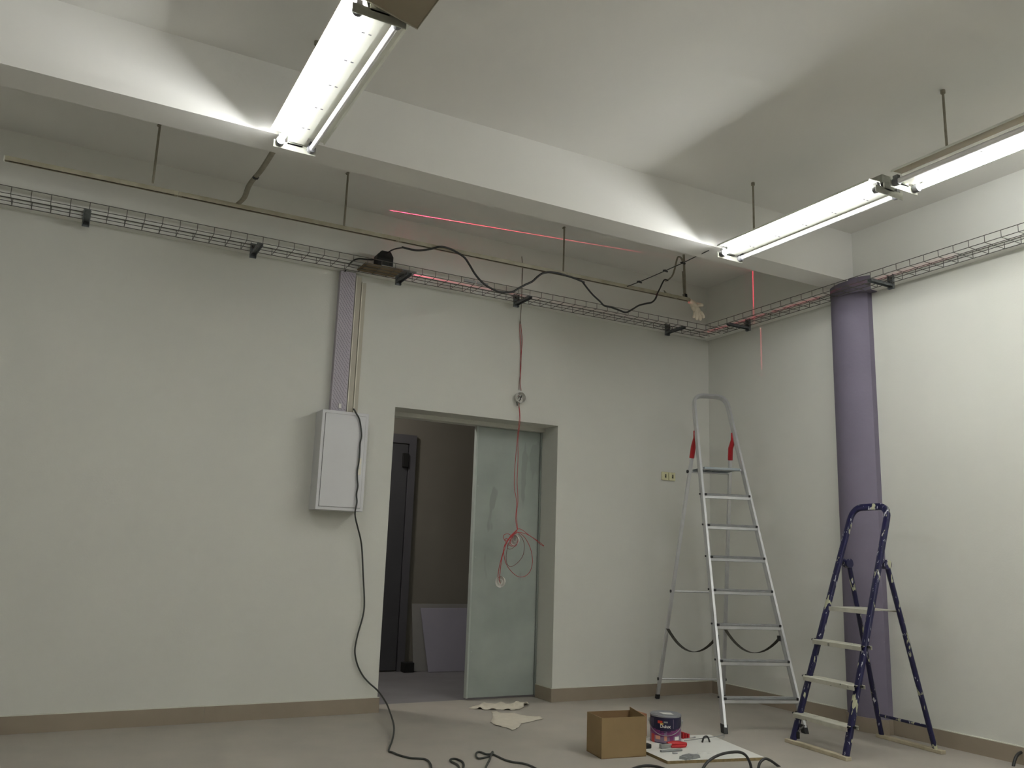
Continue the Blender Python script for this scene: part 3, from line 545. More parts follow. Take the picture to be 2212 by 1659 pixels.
wr([(3.1450, -0.0500, 1.2700), (3.0960, -0.0500, 1.2220), (3.0600, -0.0500, 1.1710), (3.0380, -0.0500, 1.1330), (3.0300, -0.0500, 1.0960), (3.0130, -0.0500, 1.0340), (3.0010, -0.0500, 0.9810), (2.9940, -0.0500, 0.9240), (2.9970, -0.0500, 0.9080)], 0.0023, 'redwire', 'wire')
wr([(3.1430, -0.0550, 1.2530), (3.0840, -0.0550, 1.2050), (3.0530, -0.0550, 1.1580), (3.0360, -0.0550, 1.1090), (3.0190, -0.0550, 1.0510), (3.0120, -0.0550, 0.9940), (3.0060, -0.0550, 0.9290), (3.0020, -0.0550, 0.8960), (3.0130, -0.0550, 0.8680)], 0.0023, 'redwire', 'wire')


# sockets
for (x0, x1, lab) in ((4.553, 4.620, 'left one of the two small yellowed sockets on the back wall'), (4.628, 4.695, 'right one of the two small yellowed sockets on the back wall')):
    t = thing('wall_socket', lab, 'socket', ((x0+x1)/2, 0, 1.745), 0, 'sockets beside the aluminium ladder')
    bm = B(); box(bm, x0, x1, -.016, 0, 1.745, 1.815); obj('plate', bm, 'yellowpl', t, bevel=.004)
    bm = B(); xm = (x0+x1)/2+.004; box(bm, xm-.005, xm+.005, -.018, -.0155, 1.765, 1.796); box(bm, xm-.008, xm+.005, -.018, -.0155, 1.770, 1.778); obj('slot', bm, 'black', t)

# ------------------------------------------------------------------ step ladders
def ladder_frame(v):
    ox, oy, th, wb, tp, a, z0, h, rb, tr, L, b = v
    F = lambda s, z: Vector((s*(wb/2-tp*z), a*z, z)); R = lambda s, z: Vector((s*(rb/2-tr*z), L-b*z, z))
    return F, R
AL = [4.2664, -1.4367, -0.3283, 0.5577, 0.0596, 0.3572, 0.2045, 0.2272, 0.5528, 0.0623, 1.3095, 0.2548]
F, R = ladder_frame(AL)
lad = thing('step_ladder', 'tall aluminium step ladder with red hinges standing in the corner', 'ladder', (AL[0], AL[1], 0), AL[2], 'step ladders', local=True)
def hoop(F, ztop, zc, rr, r1, r2, m, par, zb=0.0, n=7, nm='front_frame'):
    zt = ztop-rr; L0 = F(-1, zt); R0 = F(1, zt); T = F(0, ztop)
    pl = [F(-1, zb), F(-1, zb+.5), F(-1, 1.0 if ztop > 1.6 else .9), L0]
    ta = F(-1, ztop)*.999; tb = F(1, ztop)*.999; wv = (tb-ta).normalized()
    up = (F(-1, ztop)-F(-1, zt)).normalized()
    for k in range(1, n): 
        t_ = k/n; A = L0; Bc = F(-1, ztop); Cc = Bc+wv*rr; pl.append(A*(1-t_)**2+Bc*2*t_*(1-t_)+Cc*t_**2)
    pl.append(F(-1, ztop)+wv*rr); pr = []
    for k in range(0, n):
        t_ = k/n; A = F(1, ztop)-wv*rr; Bc = F(1, ztop); Cc = R0; pr.append(A*(1-t_)**2+Bc*2*t_*(1-t_)+Cc*t_**2)
    pr += [R0, F(1, 1.0 if ztop > 1.6 else .9), F(1, zb+.5), F(1, zb)]
    pts = pl+pr; bm = B()
    # rectangular section: thin across the ladder, deep front to back
    nrm = (F(-1, 1)-F(-1, 0)).normalized(); wn = Vector((0, 1, 0))-nrm*nrm.y; wn.normalize(); rings = []
    for i, q in enumerate(pts):
        d_ = (pts[min(i+1, len(pts)-1)]-pts[max(i-1, 0)]).normalized(); s_ = d_.cross(wn).normalized()
        c_ = .35
        sec = [(-r1, -r2*(1-c_)), (-r1*(1-c_), -r2), (r1*(1-c_), -r2), (r1, -r2*(1-c_)), (r1, r2*(1-c_)), (r1*(1-c_), r2), (-r1*(1-c_), r2), (-r1, r2*(1-c_))]
        rings.append([bm.verts.new(q+s_*a_+wn*b_) for a_, b_ in sec])
    for a_, b_ in zip(rings, rings[1:]):
        for k in range(8): bm.faces.new((a_[k], a_[(k+1) % 8], b_[(k+1) % 8], b_[k]))
    bm.faces.new(rings[0][::-1]); bm.faces.new(rings[-1]); return obj(nm, bm, m, par, smooth=35)
hoop(F, 2.375, 0, .085, .0125, .025, 'alu', lad, .03)
for s in (-1, 1):
    bm = B(); obox(bm, F(s, 0), F(s, .055), (1, 0, 0), (0, 1, 0), .0155, .026); obj('rubber_foot', bm, 'black', lad, bevel=.004)
    bm = B(); obox(bm, R(s, .03), R(s, 1.92), (1, 0, 0), (0, 1, 0), .0125, .0135); obj('rear_leg', bm, 'alu', lad, bevel=.003)
    bm = B(); obox(bm, R(s, 0), R(s, .035), (1, 0, 0), (0, 1, 0), .0145, .018); obj('rubber_foot', bm, 'black', lad, bevel=.003)
    # red hinge: from the rear leg top up to the stile
    a_ = R(s, 1.87); b_ = R(s, 1.96); c_ = (R(s, 2.02)+F(s, 2.02))/2; d_ = F(s, 2.075)+Vector((0, .015, 0))
    bm = B(); tube(bm, [a_, b_, c_, d_], [.021, .023, .021, .010], 10, rx=.019); hg = obj('hinge', bm, 'redpl', lad, smooth=40)
    bm = B(); tube(bm, [R(s, 1.83), R(s, 1.87)], .012, 8); obj('rivet_plate', bm, 'steel', hg)
for k in range(7):
    z = AL[6]+AL[7]*(6-k); a_ = F(-1, z); b_ = F(1, z); a_.x += .008; b_.x -= .008
    bm = B(); sec = [(-.030, -.006), (-.022, .006), (.045, .006), (.045, -.002), (-.018, -.002), (-.018, -.026), (-.024, -.030), (-.030, -.027)]
    prism(bm, sec, a_, b_, (0, 1, 0), (0, 0, 1)); st = obj('step', bm, 'alu', lad, bevel=.0012)
    bm = B(); prism(bm, [(-.0345, -.007), (-.0345, .004), (-.030, .0095), (-.018, .0105), (-.018, .006), (-.030, .003), (-.030, -.007)], a_, b_, (0, 1, 0), (0, 0, 1)); obj('nosing', bm, 'aludark', st)
    for e in (a_+Vector((.006, -.033, .0)), b_+Vector((-.006, -.033, .0))):
        bm = B(); box(bm, e.x-.008, e.x+.008, e.y-.005, e.y+.008, e.z-.008, e.z+.008); obj('end_cap', bm, 'black', st, bevel=.002)
    for s in (-1, 1):
        bm = B(); q = F(s, z)+Vector((s*.012, .01, .004)); tube(bm, [q, q+Vector((s*.008, 0, 0))], .0065, 8); obj('rivet', bm, 'black', st)
zp = 1.765
bm = B(); a_ = F(-1, zp); sec = [(-.015, 0), (-.015, .018), (.23, .018), (.23, 0), (.21, 0), (.205, .012), (.01, .012), (.005, 0)]
prism(bm, sec, (a_.x+.03, a_.y, zp), (-a_.x-.03, a_.y, zp), (0, 1, 0), (0, 0, 1)); pf = obj('platform', bm, 'greypl', lad, bevel=.003)
for k in range(5):
    bm = B(); xx = a_.x+.06+k*.06; box(bm, xx, xx+.004, a_.y+.012, a_.y+.2, zp+.001, zp+.013); obj('rib', bm, 'greypl', pf)
bm = B(); tube(bm, [F(-1, zp+.005)+Vector((.0, .01, 0)), F(1, zp+.005)+Vector((0, .01, 0))], .009, 8); obj('platform_bar', bm, 'alu', lad, smooth=40)
bm = B(); q = R(-1, zp); tube(bm, [R(-1, zp)+Vector((-.01, 0, 0)), R(1, zp)+Vector((.01, 0, 0))], .009, 8); obj('platform_bar', bm, 'alu', lad, smooth=40)
bm = B(); tube(bm, [R(-1, zp)+Vector((-.024, 0, 0)), R(-1, zp)+Vector((-.01, 0, 0))], .013, 8); obj('end_cap', bm, 'black', lad)
for z, rr in ((.84, .008), (.155, .007)):
    bm = B(); tube(bm, [R(-1, z), R(1, z)], rr, 8); cb = obj('rear_crossbar', bm, 'alu', lad, smooth=40)
    for s in (-1, 1): bm = B(); q = R(s, z); tube(bm, [q+Vector((s*.01, 0, 0)), q+Vector((s*.02, 0, 0))], .012, 8); obj('end_cap', bm, 'black', cb)
for s in (-1, 1):
    a_ = R(s, .555); b_ = F(s, .575)+Vector((-s*.016, .02, 0)); pts = []
    for k in range(15):
        t_ = k/14; q = a_.lerp(b_, t_); q.z -= 4*t_*(1-t_)*.135; pts.append(q)
    bm = B(); hw = .013; prev = None
    for k, q in enumerate(pts):
        n_ = Vector((1, 0, 0)); ca = bm.verts.new(q-n_*hw+Vector((0, 0, .0))); cb_ = bm.verts.new(q+n_*hw); cc = bm.verts.new(q+n_*hw-Vector((0, 0, .003))); cd = bm.verts.new(q-n_*hw-Vector((0, 0, .003)))
        cur = (ca, cb_, cc, cd)
        if prev:
            for i in range(4): bm.faces.new((prev[i], prev[(i+1) % 4], cur[(i+1) % 4], cur[i]))
        prev = cur
    obj('safety_strap', bm, 'strap', lad)
    bm = B(); box(bm, b_.x-.012, b_.x+.012, b_.y-.012, b_.y+.012, b_.z-.018, b_.z+.018); obj('strap_clip', bm, 'black', lad, bevel=.003)

BL = [4.1809, -1.9448, -1.6690, 0.4392, 0.0470, 0.3454, 0.1762, 0.2204, 0.4146, 0.0450, 0.7194, 0.2407]
F, R = ladder_frame(BL)
lad = thing('step_ladder', 'short paint splattered navy blue step ladder in front of the lilac column', 'ladder', (BL[0], BL[1], 0), BL[2], 'step ladders', local=True)
fr = hoop(F, 1.462, 0, .085, .021, .0115, 'blue', lad, .022)
for s in (-1, 1):
    bm = B(); tube(bm, [R(s, .02), R(s, .6), R(s, 1.12)], .0185, 10, ref=(0, 1, 0), rx=.013); obj('rear_leg', bm, 'blue', lad, smooth=40)
    c = R(s, 1.10)+Vector((0, -.008, 0)); bm = B(); tube(bm, [c+Vector((-.02, 0, 0)), c+Vector((.02, 0, 0))], .03, 14); tube(bm, [c, F(s, 1.13)+Vector((0, .005, 0))], .014, 8); obj('hinge_lug', bm, 'blue', lad, smooth=40)
for k in range(3):
    z = BL[6]+BL[7]*(2-k); a_ = F(-1, z); b_ = F(1, z); a_.x -= .012; b_.x += .012
    bm = B(); sec = [(-.045, -.001), (-.040, .003), (.045, .003), (.045, -.020), (.042, -.020), (.042, 0), (-.038, 0), (-.038, -.026), (-.043, -.026)]
    prism(bm, sec, a_, b_, (0, 1, 0), (0, 0, 1)); st = obj('step', bm, 'paintstep', lad, bevel=.001)
    for s in (-1, 1): 
        bm = B(); q = F(s, z); tube(bm, [q+Vector((s*.012, -.036, 0)), q+Vector((s*.022, -.036, 0))], .006, 8); obj('bolt', bm, 'black', st)
        bm = B(); tube(bm, [q+Vector((s*.02, .0, 0)), q+Vector((s*.036, .0, 0))], .007, 8); obj('bolt', bm, 'black', st)
zp = .825; a_ = F(-1, zp)
bm = B(); y1_ = R(1, zp).y; sec = [(-.01, -.026), (-.01, .0), (y1_-a_.y+.02, .0), (y1_-a_.y+.02, -.013), (y1_-a_.y+.012, -.013), (y1_-a_.y+.012, -.004), (-.006, -.004), (-.006, -.026)]
prism(bm, sec, (a_.x+.02, a_.y, zp), (-a_.x-.02, a_.y, zp), (0, 1, 0), (0, 0, 1)); obj('platform', bm, 'paintstep', lad, bevel=.001)
bm = B(); tube(bm, [R(-1, .145), R(1, .145)], .0095, 8); obj('rear_crossbar', bm, 'blue', lad, smooth=40)
bm = B(); q = F(-1, .07)+Vector((.016, .005, 0)); obox(bm, q, q+Vector((.045, .015, .045)), (0, 1, 0), (0, 0, 1), .006, .003); obj('brace', bm, 'aludark', lad)
bm = B(); q = F(-1, .04)+Vector((.022, .01, 0)); box(bm, q.x-.006, q.x+.008, q.y-.010, q.y+.012, .03, .07); obj('stopper', bm, 'black', lad, bevel=.003)
for a_, b_ in ((F(-1, 0)+Vector((-.045, 0, 0)), F(1, 0)+Vector((.03, 0, 0))), (R(-1, 0)+Vector((-.035, 0, 0)), R(1, 0)+Vector((.055, 0, 0)))):
    d_ = (b_-a_).normalized(); s_ = d_.cross(Vector((0, 0, 1)))
    bm = B(); obox(bm, a_+Vector((0, 0, .011)), b_+Vector((0, 0, .011)), s_, (0, 0, 1), .020, .011); obj('wooden_skid', bm, 'woodbar', lad, bevel=.003)

# ------------------------------------------------------------------ things on the floor
# chipboard panel
bd = [(3.1120, -1.8810), (3.6990, -2.0030), (3.8220, -1.4110), (3.4581, -1.3354), (3.1722, -1.4080)]
bm = B(); lo_ = [bm.verts.new((x, y, 0)) for x, y in bd]; hi = [bm.verts.new((x, y, .0155)) for x, y in bd]; n = len(bd)
for k in range(n): bm.faces.new((lo_[k], lo_[(k+1) % n], hi[(k+1) % n], hi[k]))
bm.faces.new(lo_[::-1]); bm.faces.new(hi)
t = thing('melamine_panel', 'white melamine faced chipboard panel lying on the floor under the tools', 'panel', (3.5, -1.7, 0))
obj('core', bm, 'chip', t)
bm = B(); lo_ = [bm.verts.new((x, y, .0156)) for x, y in bd]; hi = [bm.verts.new((x, y, .0165)) for x, y in bd]
for k in range(n): bm.faces.new((lo_[k], lo_[(k+1) % n], hi[(k+1) % n], hi[k]))
bm.faces.new(lo_[::-1]); bm.faces.new(hi); obj('white_face', bm, 'mela', t)
# cardboard box, open
bx = [Vector(q) for q in [(2.8310, -1.6620, 0.0000), (3.1110, -1.6940, 0.0000), (2.8650, -1.4630, 0.0000)]]      # front left, front right, back left bottom corners
fl, fr_, blk = bx; ex = fr_-fl; ey = blk-fl; HB = .212
t = thing('cardboard_box', 'open empty brown cardboard box standing on the floor left of the paint tin', 'box', tuple((fl+fr_+blk)/3))
up = Vector((0, 0, HB))
def wallp(a, b, h, nm, m='card', th=.004, z0=0):
    bm = B(); d_ = (b-a).normalized(); s_ = Vector((-d_.y, d_.x, 0))*th
    quad_faces(bm, [a+Vector((0, 0, z0)), b+Vector((0, 0, z0)), b+s_+Vector((0, 0, z0)), a+s_+Vector((0, 0, z0)), a+Vector((0, 0, h)), b+Vector((0, 0, h)), b+s_+Vector((0, 0, h)), a+s_+Vector((0, 0, h))]); return obj(nm, bm, m, t)
wallp(fl, fl+ex, HB, 'front_wall'); wallp(fl+ex, fl+ex+ey, HB, 'side_wall'); wallp(fl+ex+ey, fl+ey, HB, 'back_wall', 'cardin'); wallp(fl+ey, fl, HB, 'side_wall')
bm = B(); quad_faces(bm, [fl, fl+ex, fl+ex+ey, fl+ey, fl+Vector((0, 0, .004)), fl+ex+Vector((0, 0, .004)), fl+ex+ey+Vector((0, 0, .004)), fl+ey+Vector((0, 0, .004))]); obj('bottom', bm, 'cardin', t)
bm = B(); a_ = fl+ex+ey+up; b_ = fl+ex+up; c_ = a_.lerp(b_, .0)+Vector((0, 0, .018))
vsx = [bm.verts.new(q) for q in (a_, b_, c_, a_-ex*.012, b_-ex*.012, c_-ex*.012)]
bm.faces.new(vsx[:3]); bm.faces.new(vsx[3:][::-1])
for i in range(3): bm.faces.new((vsx[i], vsx[(i+1) % 3], vsx[3+(i+1) % 3], vsx[3+i]))
obj('torn_flap', bm, 'card', t)
bm = B(); box(bm, 3.34, 3.455, -1.25, -1.12, 0, .133); tag(grounded(obj('small_carton', bm, 'card2', bevel=.002)), 'reddish brown carton mostly hidden between the cardboard box and the paint tin', 'box')
# paint tin
BX, BY, BZ, BR, BH = 3.4301, -1.4655, .0166, 0.0920, .158
t = thing('paint_tin', 'purple printed paint tin with white wordmark standing on the white panel', 'paint tin', (BX, BY, BZ))
face = math.atan2(-5.775-BY, -BX)        # towards the camera
prf = [(0, .0), (BR*.97, 0), (BR, .006), (BR, .045), (BR, .062), (BR, .085), (BR, .1), (BR, .118), (BR, BH-.012)]
bm = B(); MT = Matrix.Translation((BX, BY, BZ)); nseg = 72
rings = [[bm.verts.new((BX+r_*math.cos(face+2*PI*k/nseg), BY+r_*math.sin(face+2*PI*k/nseg), BZ+z_)) for k in range(nseg)] for r_, z_ in [(BR, BH*i/30) for i in range(29)]]
mats = ['mauve', 'navy', 'magenta', 'peach', 'redprint', 'lid']
body_faces = []
for i in range(28):
    for k in range(nseg):
        f = bm.faces.new((rings[i][k], rings[i][(k+1) % nseg], rings[i+1][(k+1) % nseg], rings[i+1][k]))
        a = ((k+.5)/nseg*2*PI+PI) % (2*PI)-PI; h = (i+.5)/30      # a: angle from facing direction
        arc = .60-.16*math.cos(a*1.1) if abs(a) < 1.4 else .6
        arc2 = .36-.12*math.cos(a*1.1) if abs(a) < 1.4 else .36
        mi = 0
        if h > arc: mi = 1
        elif h > arc2 and .12 < abs(a) < 1.35: mi = 2
        elif h < .30 and -1.15 < a < -.75: mi = 4
        elif .12 < h < .32 and -.72 < a < -.35: mi = 3
        elif .10 < h < .28 and -.12 < a < .12: mi = 3 if abs(a) < .06 else 4
        elif .08 < h < .28 and .3 < a < .55: mi = 2
        elif h < .05: mi = 1
        f.material_index = mi
bm.faces.new(rings[0][::-1]); bm.faces.new(rings[-1])
me = bpy.data.meshes.new('body'); bmesh.ops.translate(bm, verts=bm.verts, vec=-Vector((BX, BY, BZ))); bm.to_mesh(me); bm.free()
for q in mats: me.materials.append(M[q])
for p_ in me.polygons: p_.use_smooth = True
me.set_sharp_from_angle(angle=math.radians(40))
bo = bpy.data.objects.new('body', me); C.objects.link(bo); bo.parent = t; bo['origin'] = (BX, BY, BZ)
bm = B(); lathe(bm, [(0, BH-.004), (BR*.86, BH-.004), (BR*.9, BH-.002), (BR*.93, BH-.002), (BR*.97, BH), (BR*1.02, BH-.003), (BR*1.02, BH-.012), (BR*.99, BH-.014)], 48, MT); ld_ = obj('lid', bm, 'lid', t, smooth=40)
du = Vector((math.cos(face), math.sin(face), 0)); dr = Vector((-du.y, du.x, 0)); c0 = Vector((BX, BY, BZ+BH-.003))
bm = B(); quad_faces(bm, [c0-du*.03-dr*.042, c0+du*.035-dr*.012, c0+du*.03+dr*.05, c0-du*.035+dr*.03, c0-du*.03-dr*.042+Vector((0, 0, .001)), c0+du*.035-dr*.012+Vector((0, 0, .001)), c0+du*.03+dr*.05+Vector((0, 0, .001)), c0-du*.035+dr*.03+Vector((0, 0, .001))])
obj('paper_label', bm, 'whitepl', ld_)
def onface(a, z, r=BR): return Vector((BX+r*math.cos(face+a), BY+r*math.sin(face+a), BZ+z))
def curved_patch(a0, a1, z0, z1, m, nm, par, dr=.0006, n=6):
    bm = B(); lo_ = [bm.verts.new(onface(a0+(a1-a0)*k/n, z0, BR+dr)) for k in range(n+1)]; hi = [bm.verts.new(onface(a0+(a1-a0)*k/n, z1, BR+dr)) for k in range(n+1)]
    for k in range(n): bm.faces.new((lo_[k], lo_[k+1], hi[k+1], hi[k]))
    return obj(nm, bm, m, par)
t_ = t
curved_patch(.62, .98, .020, .040, 'whitepl', 'label_patch', t)
curved_patch(-.52, -.2, .112, .127, 'redprint', 'emblem', t); curved_patch(-.36, -.14, .106, .115, 'yellowprint', 'emblem', t)
curved_patch(-.12, .14, .116, .125, 'greytool', 'emblem', t)
for k in range(9): curved_patch(-.36+k*.085, -.36+k*.085+.05, .060, .067, 'navy', 'small_print', t, n=2)
curved_patch(-.93, -.90, .09, .137, 'mauve', 'label_line', t, n=2); curved_patch(-1.12, -1.09, .09, .137, 'mauve', 'label_line', t, n=2); curved_patch(.50, .53, .085, .137, 'mauve', 'label_line', t, n=2)
def wordmark(txt, size, a0, z0, m):
    cu = bpy.data.curves.new('wordmark', 'FONT'); cu.body = txt; cu.size = size; cu.align_x = 'CENTER'; cu.offset = .0004
    ob = bpy.data.objects.new('tmp', cu); C.objects.link(ob); dg = bpy.context.evaluated_depsgraph_get(); me = bpy.data.meshes.new_from_object(ob.evaluated_get(dg)); bpy.data.objects.remove(ob)
    for v_ in me.vertices:
        q = onface(a0+v_.co.x/BR, z0+v_.co.y, BR+.001)-Vector((BX, BY, BZ)); v_.co = q
    me.materials.clear(); me.materials.append(M[m]); o = bpy.data.objects.new('wordmark', me); C.objects.link(o); o.parent = t_
wordmark('Dulux', .0255, -.02, .0885, 'whitepl')
# bail handle
ea = [onface(-1.5, .118, BR+.004), onface(1.5, .118, BR+.004)]; pts = []
for k in range(25):
    u = -1.5+3.0*k/24; zz = .118-.072*math.cos(u*1.04); pts.append(onface(u, zz, BR+.005+.004*math.cos(u)))
bm = B(); tube(bm, pts, .0024, 6); obj('handle', bm, 'steel', t, smooth=50)
for q in ea: bm = B(); lathe(bm, [(0, .006), (.010, .005), (.012, 0)], 12, Matrix.Translation(q) @ (q-Vector((BX, BY, q.z))).to_track_quat('Z', 'Y').to_matrix().to_4x4()); obj('handle_ear', bm, 'lid', t, smooth=40)

# tools on the panel
ZP = .0166
def V3(q, z=0): return Vector((q[0], q[1], ZP+z))
t = thing('stapler', 'red and grey hand tool lying in front of the paint tin', 'tool', V3((3.3630, -1.6230)))
a_, b_ = V3((3.2630, -1.6250)), V3((3.4430, -1.6380)); m_ = a_.lerp(b_, .42)
bm = B(); obox(bm, a_+Vector((0, 0, .012)), m_+Vector((0, 0, .014)), (b_-a_).cross(Vector((0, 0, 1))), (0, 0, 1), .011, .011); obj('jaw', bm, 'steel', t, bevel=.003)
bm = B(); obox(bm, a_+Vector((0, -.014, .003)), m_+Vector((0, -.012, .004)), (b_-a_).cross(Vector((0, 0, 1))), (0, 0, 1), .004, .003); obj('jaw', bm, 'steel', t, bevel=.001)
bm = B(); tube(bm, [m_+Vector((-.02, .01, .018)), m_+Vector((.02, .004, .02)), m_.lerp(b_, .55)+Vector((0, 0, .018)), b_+Vector((0, 0, .014))], [.013, .017, .016, .011], 10); obj('handle', bm, 'redpl', t, smooth=50)
bm = B(); tube(bm, [m_+Vector((-.01, -.012, .009)), m_.lerp(b_, .5)+Vector((0, -.018, .008)), m_.lerp(b_, .85)+Vector((0, -.016, .008))], [.007, .009, .007], 8); obj('handle', bm, 'redpl', t, smooth=50)
a_, b_ = V3((3.2060, -1.7020)), V3((3.3470, -1.7160)); t = thing('utility_knife', 'slim grey knife lying in front of the red tool', 'tool', tuple(a_))
bm = B(); obox(bm, a_+Vector((0, 0, .006)), b_+Vector((0, 0, .006)), (b_-a_).cross(Vector((0, 0, 1))), (0, 0, 1), .009, .005); obj('grip', bm, 'greytool', t, bevel=.003)
bm = B(); obox(bm, a_.lerp(b_, .3)+Vector((0, 0, .0115)), a_.lerp(b_, .7)+Vector((0, 0, .0115)), (b_-a_).cross(Vector((0, 0, 1))), (0, 0, 1), .003, .001); obj('slider', bm, 'steel', t)
# folded grey cloth / tape holder
c_ = V3((3.2770, -1.8680)); t = thing('grey_tool_pouch', 'flat grey folded tool lying at the front edge of the white panel', 'tool', tuple(c_))
for (dx, dy, lx, ly, ang, h, nm) in ((0, 0, .05, .028, .35, .016, 'body'), (-.045, -.012, .024, .022, .35, .014, 'flap'), (.02, -.018, .035, .012, .2, .02, 'clip')):
    bm = B(); ca, sa = math.cos(ang), math.sin(ang); sec = [(-lx, 0), (-lx*.8, h), (lx*.75, h*.9), (lx, h*.2), (lx, 0)]
    prism(bm, sec, c_+Vector((dx+sa*ly, dy-ca*ly, 0)), c_+Vector((dx-sa*ly, dy+ca*ly, 0)), (ca, sa, 0), (0, 0, 1)); obj(nm, bm, 'greytool', t, bevel=.002)
a_ = V3((3.2580, -1.7680), .005); t = thing('small_screw', 'small grey screw lying just left of the flat grey tool', 'screw', tuple(a_)); bm = B(); tube(bm, [a_+Vector((-.014, .006, 0)), a_+Vector((-.008, .004, 0)), a_+Vector((.012, -.004, 0))], [.006, .004, .003], 8); obj('shank', bm, 'greytool', t)
# long metal rod with red handle (caulking gun / coping saw)
a_, b_ = V3((3.4740, -1.5850), .02), V3((3.7970, -1.5630), .025); t = thing('long_rod_tool', 'long thin steel rod tool lying across the panel behind the tin', 'tool', tuple(a_))
bm = B(); tube(bm, [a_, a_.lerp(b_, .5), b_], .0028, 6); obj('rod', bm, 'steel', t)
bm = B(); tube(bm, spline([b_+Vector((-.012, 0, .004)), b_+Vector((.002, 0, .006)), b_+Vector((.006, 0, -.008)), b_+Vector((-.004, 0, -.016))], 4), .0028, 6); obj('hook', bm, 'steel', t)
a_, b_ = V3((3.6140, -1.5810)), V3((3.6670, -1.5860)); t = thing('handle_bracket', 'small dark arched handle standing on the white panel under the rod', 'handle', tuple(a_))
bm = B(); tube(bm, spline([a_, a_.lerp(b_, .2)+Vector((0, 0, .026)), a_.lerp(b_, .5)+Vector((0, 0, .034)), a_.lerp(b_, .8)+Vector((0, 0, .026)), b_], 5), .0055, 8); obj('arch', bm, 'cable', t, smooth=50)
c_ = V3((3.2030, -1.5910)); bm = B(); box(bm, c_.x-.028, c_.x+.012, c_.y-.02, c_.y+.02, c_.z, c_.z+.025); tag(grounded(obj('black_block', bm, 'black', bevel=.006)), 'small black block beside the right side of the cardboard box', 'block')
c_ = V3((3.6010, -1.4400)); t = thing('red_clamp', 'red plastic clip half hidden behind the right side of the paint tin', 'clip', tuple(c_))
for k in range(3):
    bm = B(); box(bm, c_.x-.035+k*.02, c_.x-.02+k*.02, c_.y-.02, c_.y+.02, c_.z, c_.z+.038-.006*(k == 1)-.012*(k == 2)); obj('jaw', bm, 'redpl', t, bevel=.003)
bm = B(); tube(bm, [c_+Vector((-.02, -.028, .004)), c_+Vector((.03, -.03, .004)), c_+Vector((.055, -.028, .006))], [.002, .002, .005], 6); obj('pin', bm, 'steel', t)
for (q, lab) in (((3.4280, -1.7930), 'left faint'), ((3.4770, -1.8220), 'right faint')):
    a_ = V3(q); bm = B(); box(bm, a_.x-.03, a_.x+.03, a_.y-.004, a_.y+.004, a_.z, a_.z+.003); tag(grounded(obj('paper_strip', bm, 'whitepl')), lab+' pale strip lying on the white panel behind the arched cable', 'strip', 'pale strips on the panel')

# torn paper on the floor
def torn(poly, z, amp, seed, lab, curl=0):
    bm = B(); vs_ = [bm.verts.new((x, y, z)) for x, y in poly]; f = bm.faces.new(vs_); bmesh.ops.triangulate(bm, faces=[f])
    bmesh.ops.subdivide_edges(bm, edges=bm.edges, cuts=5, use_grid_fill=True); bmesh.ops.triangulate(bm, faces=bm.faces)
    for v_ in bm.verts:
        n_ = noise.noise(Vector((v_.co.x*14+seed, v_.co.y*14, 0))); v_.co.z = z+max(0, n_)*amp+.001
        v_.co.x += noise.noise(Vector((v_.co.x*30, v_.co.y*30, seed)))*.012; v_.co.y += noise.noise(Vector((v_.co.x*30, v_.co.y*30, seed+5)))*.012
    o = obj('torn_paper', bm, 'paper', smooth=180); md = o.modifiers.new('s', 'SOLIDIFY'); md.thickness = .002; md.offset = 1
    return tag(grounded(o), lab, 'paper', 'torn paper pieces on the floor')
torn([(2.7840, -0.0610), (2.8900, 0.0220), (2.9690, 0.0770), (3.0380, 0.0760), (3.0860, 0.0210), (3.1620, 0.0180), (3.2510, 0.0530), (3.3280, 0.0500), (3.2790, -0.0580), (3.1860, -0.1470), (3.1240, -0.2040), (3.0520, -0.2190), (2.9810, -0.1780), (2.9180, -0.1590), (2.8470, -0.1180)], .001, 0.045, 2, 'long crumpled strip of torn paper on the floor before the grey door')
torn([(2.8950, -0.2250), (2.9330, -0.2910), (3.0230, -0.3200), (3.0370, -0.4130), (3.0820, -0.4630), (3.1140, -0.4900), (3.1140, -0.5590), (2.9920, -0.6200), (2.8830, -0.6650), (2.8030, -0.7780), (2.7310, -0.8290), (2.7280, -0.7380), (2.6980, -0.6670), (2.7150, -0.5620), (2.7970, -0.4230)], .001, 0.008, 9, 'flat torn piece of cream paper lying nearer the camera than the crumpled strip')

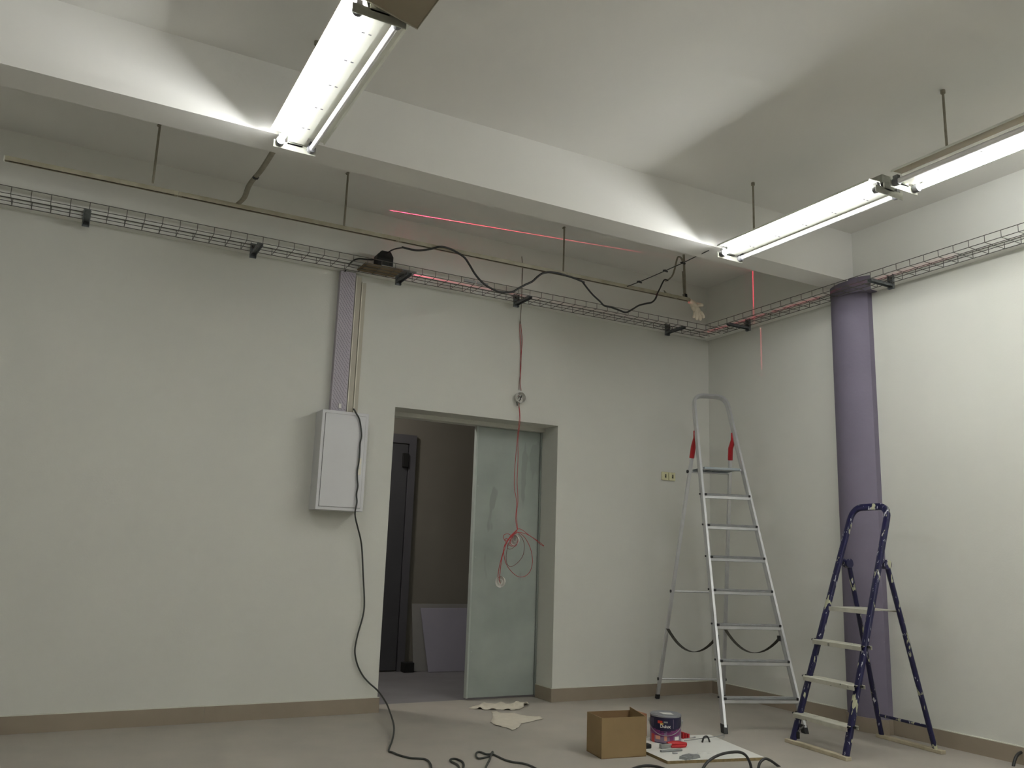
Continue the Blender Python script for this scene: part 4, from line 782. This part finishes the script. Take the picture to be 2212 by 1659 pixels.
# floor cables
def fcable(pts, r, m, lab, nm='floor_cable'):
    bm = B(); tube(bm, spline(pts, 7), r, 8); return tag(obj(nm, bm, m, smooth=60), lab, 'cable', 'cables on the floor')
fcable([(1.9310, -1.7650, 0.0060), (1.9950, -1.6170, 0.0060), (2.0210, -1.5450, 0.0060), (2.0260, -1.4950, 0.0060), (2.0240, -1.4520, 0.0060), (2.0360, -1.4130, 0.0060), (2.0610, -1.4010, 0.0060), (2.0760, -1.4280, 0.0060), (2.0750, -1.4810, 0.0060), (2.0520, -1.5460, 0.0060), (2.0010, -1.6380, 0.0060)], 0.0055, 'greycable', 'small hairpin loop of grey cable at the bottom picture edge left of the knot')
fcable([(2.0510, -1.7630, 0.0060), (2.1700, -1.5790, 0.0060), (2.2390, -1.4760, 0.0060), (2.2990, -1.3740, 0.0060), (2.3320, -1.3270, 0.0060), (2.3090, -1.3770, 0.0060), (2.2600, -1.4170, 0.0060), (2.2180, -1.4350, 0.0060), (2.1890, -1.4360, 0.0060), (2.2060, -1.3750, 0.0060), (2.2460, -1.3090, 0.0060), (2.2680, -1.3170, 0.0060), (2.2730, -1.3650, 0.0060), (2.3040, -1.3760, 0.0060), (2.3080, -1.4340, 0.0060), (2.3090, -1.5120, 0.0060), (2.3270, -1.5730, 0.0060), (2.3630, -1.6180, 0.0060), (2.3760, -1.6860, 0.0060), (2.3660, -1.7740, 0.0060), (2.3290, -1.9150, 0.0060)], 0.0055, 'greycable', 'grey cable with a knotted loop on the floor left of the cardboard box')
fcable([(2.7800, -1.9710, 0.0070), (2.8670, -1.9120, 0.0070), (2.9450, -1.8890, 0.0070), (2.9880, -1.9040, 0.0070), (3.0100, -1.9550, 0.0070), (2.9990, -2.0530, 0.0070), (2.9420, -2.1960, 0.0070)], 0.0065, 'cable', 'low black cable arc at the bottom picture edge below the cardboard box')
fcable([(3.1200, -2.1200, -0.0150), (3.1420, -2.1200, 0.0100), (3.1640, -2.1200, 0.0400), (3.1950, -2.1200, 0.0620), (3.2400, -2.1200, 0.0790), (3.2910, -2.1200, 0.0890), (3.3490, -2.1200, 0.0920), (3.4080, -2.1200, 0.0880), (3.4470, -2.1200, 0.0710), (3.4720, -2.1200, 0.0410), (3.4850, -2.1200, 0.0100), (3.4900, -2.1200, -0.0280)], 0.0075, 'cable', 'thick black cable arching up over the front edge of the white panel')
fcable([(3.5170, -2.1400, -0.0330), (3.5190, -2.1400, 0.0020), (3.5330, -2.1400, 0.0310), (3.5670, -2.1400, 0.0470), (3.6040, -2.1400, 0.0370), (3.6470, -2.1400, 0.0130), (3.7010, -2.1400, -0.0200), (3.7620, -2.1400, -0.0600)], 0.0075, 'cable', 'black cable bend right of the big cable arch at the bottom picture edge')
fcable([(4.9800, -2.6200, -0.0840), (4.9880, -2.6200, -0.0240), (5.0070, -2.6200, 0.0210), (5.0380, -2.6200, 0.0540), (5.0800, -2.6200, 0.0680), (5.1420, -2.6200, 0.0710), (5.2290, -2.6200, 0.0450), (5.2900, -2.6200, -0.0360), (5.2840, -2.6200, -0.1360)], 0.0085, 'cable', 'black cable loop cut by the right picture edge beside the skirting')
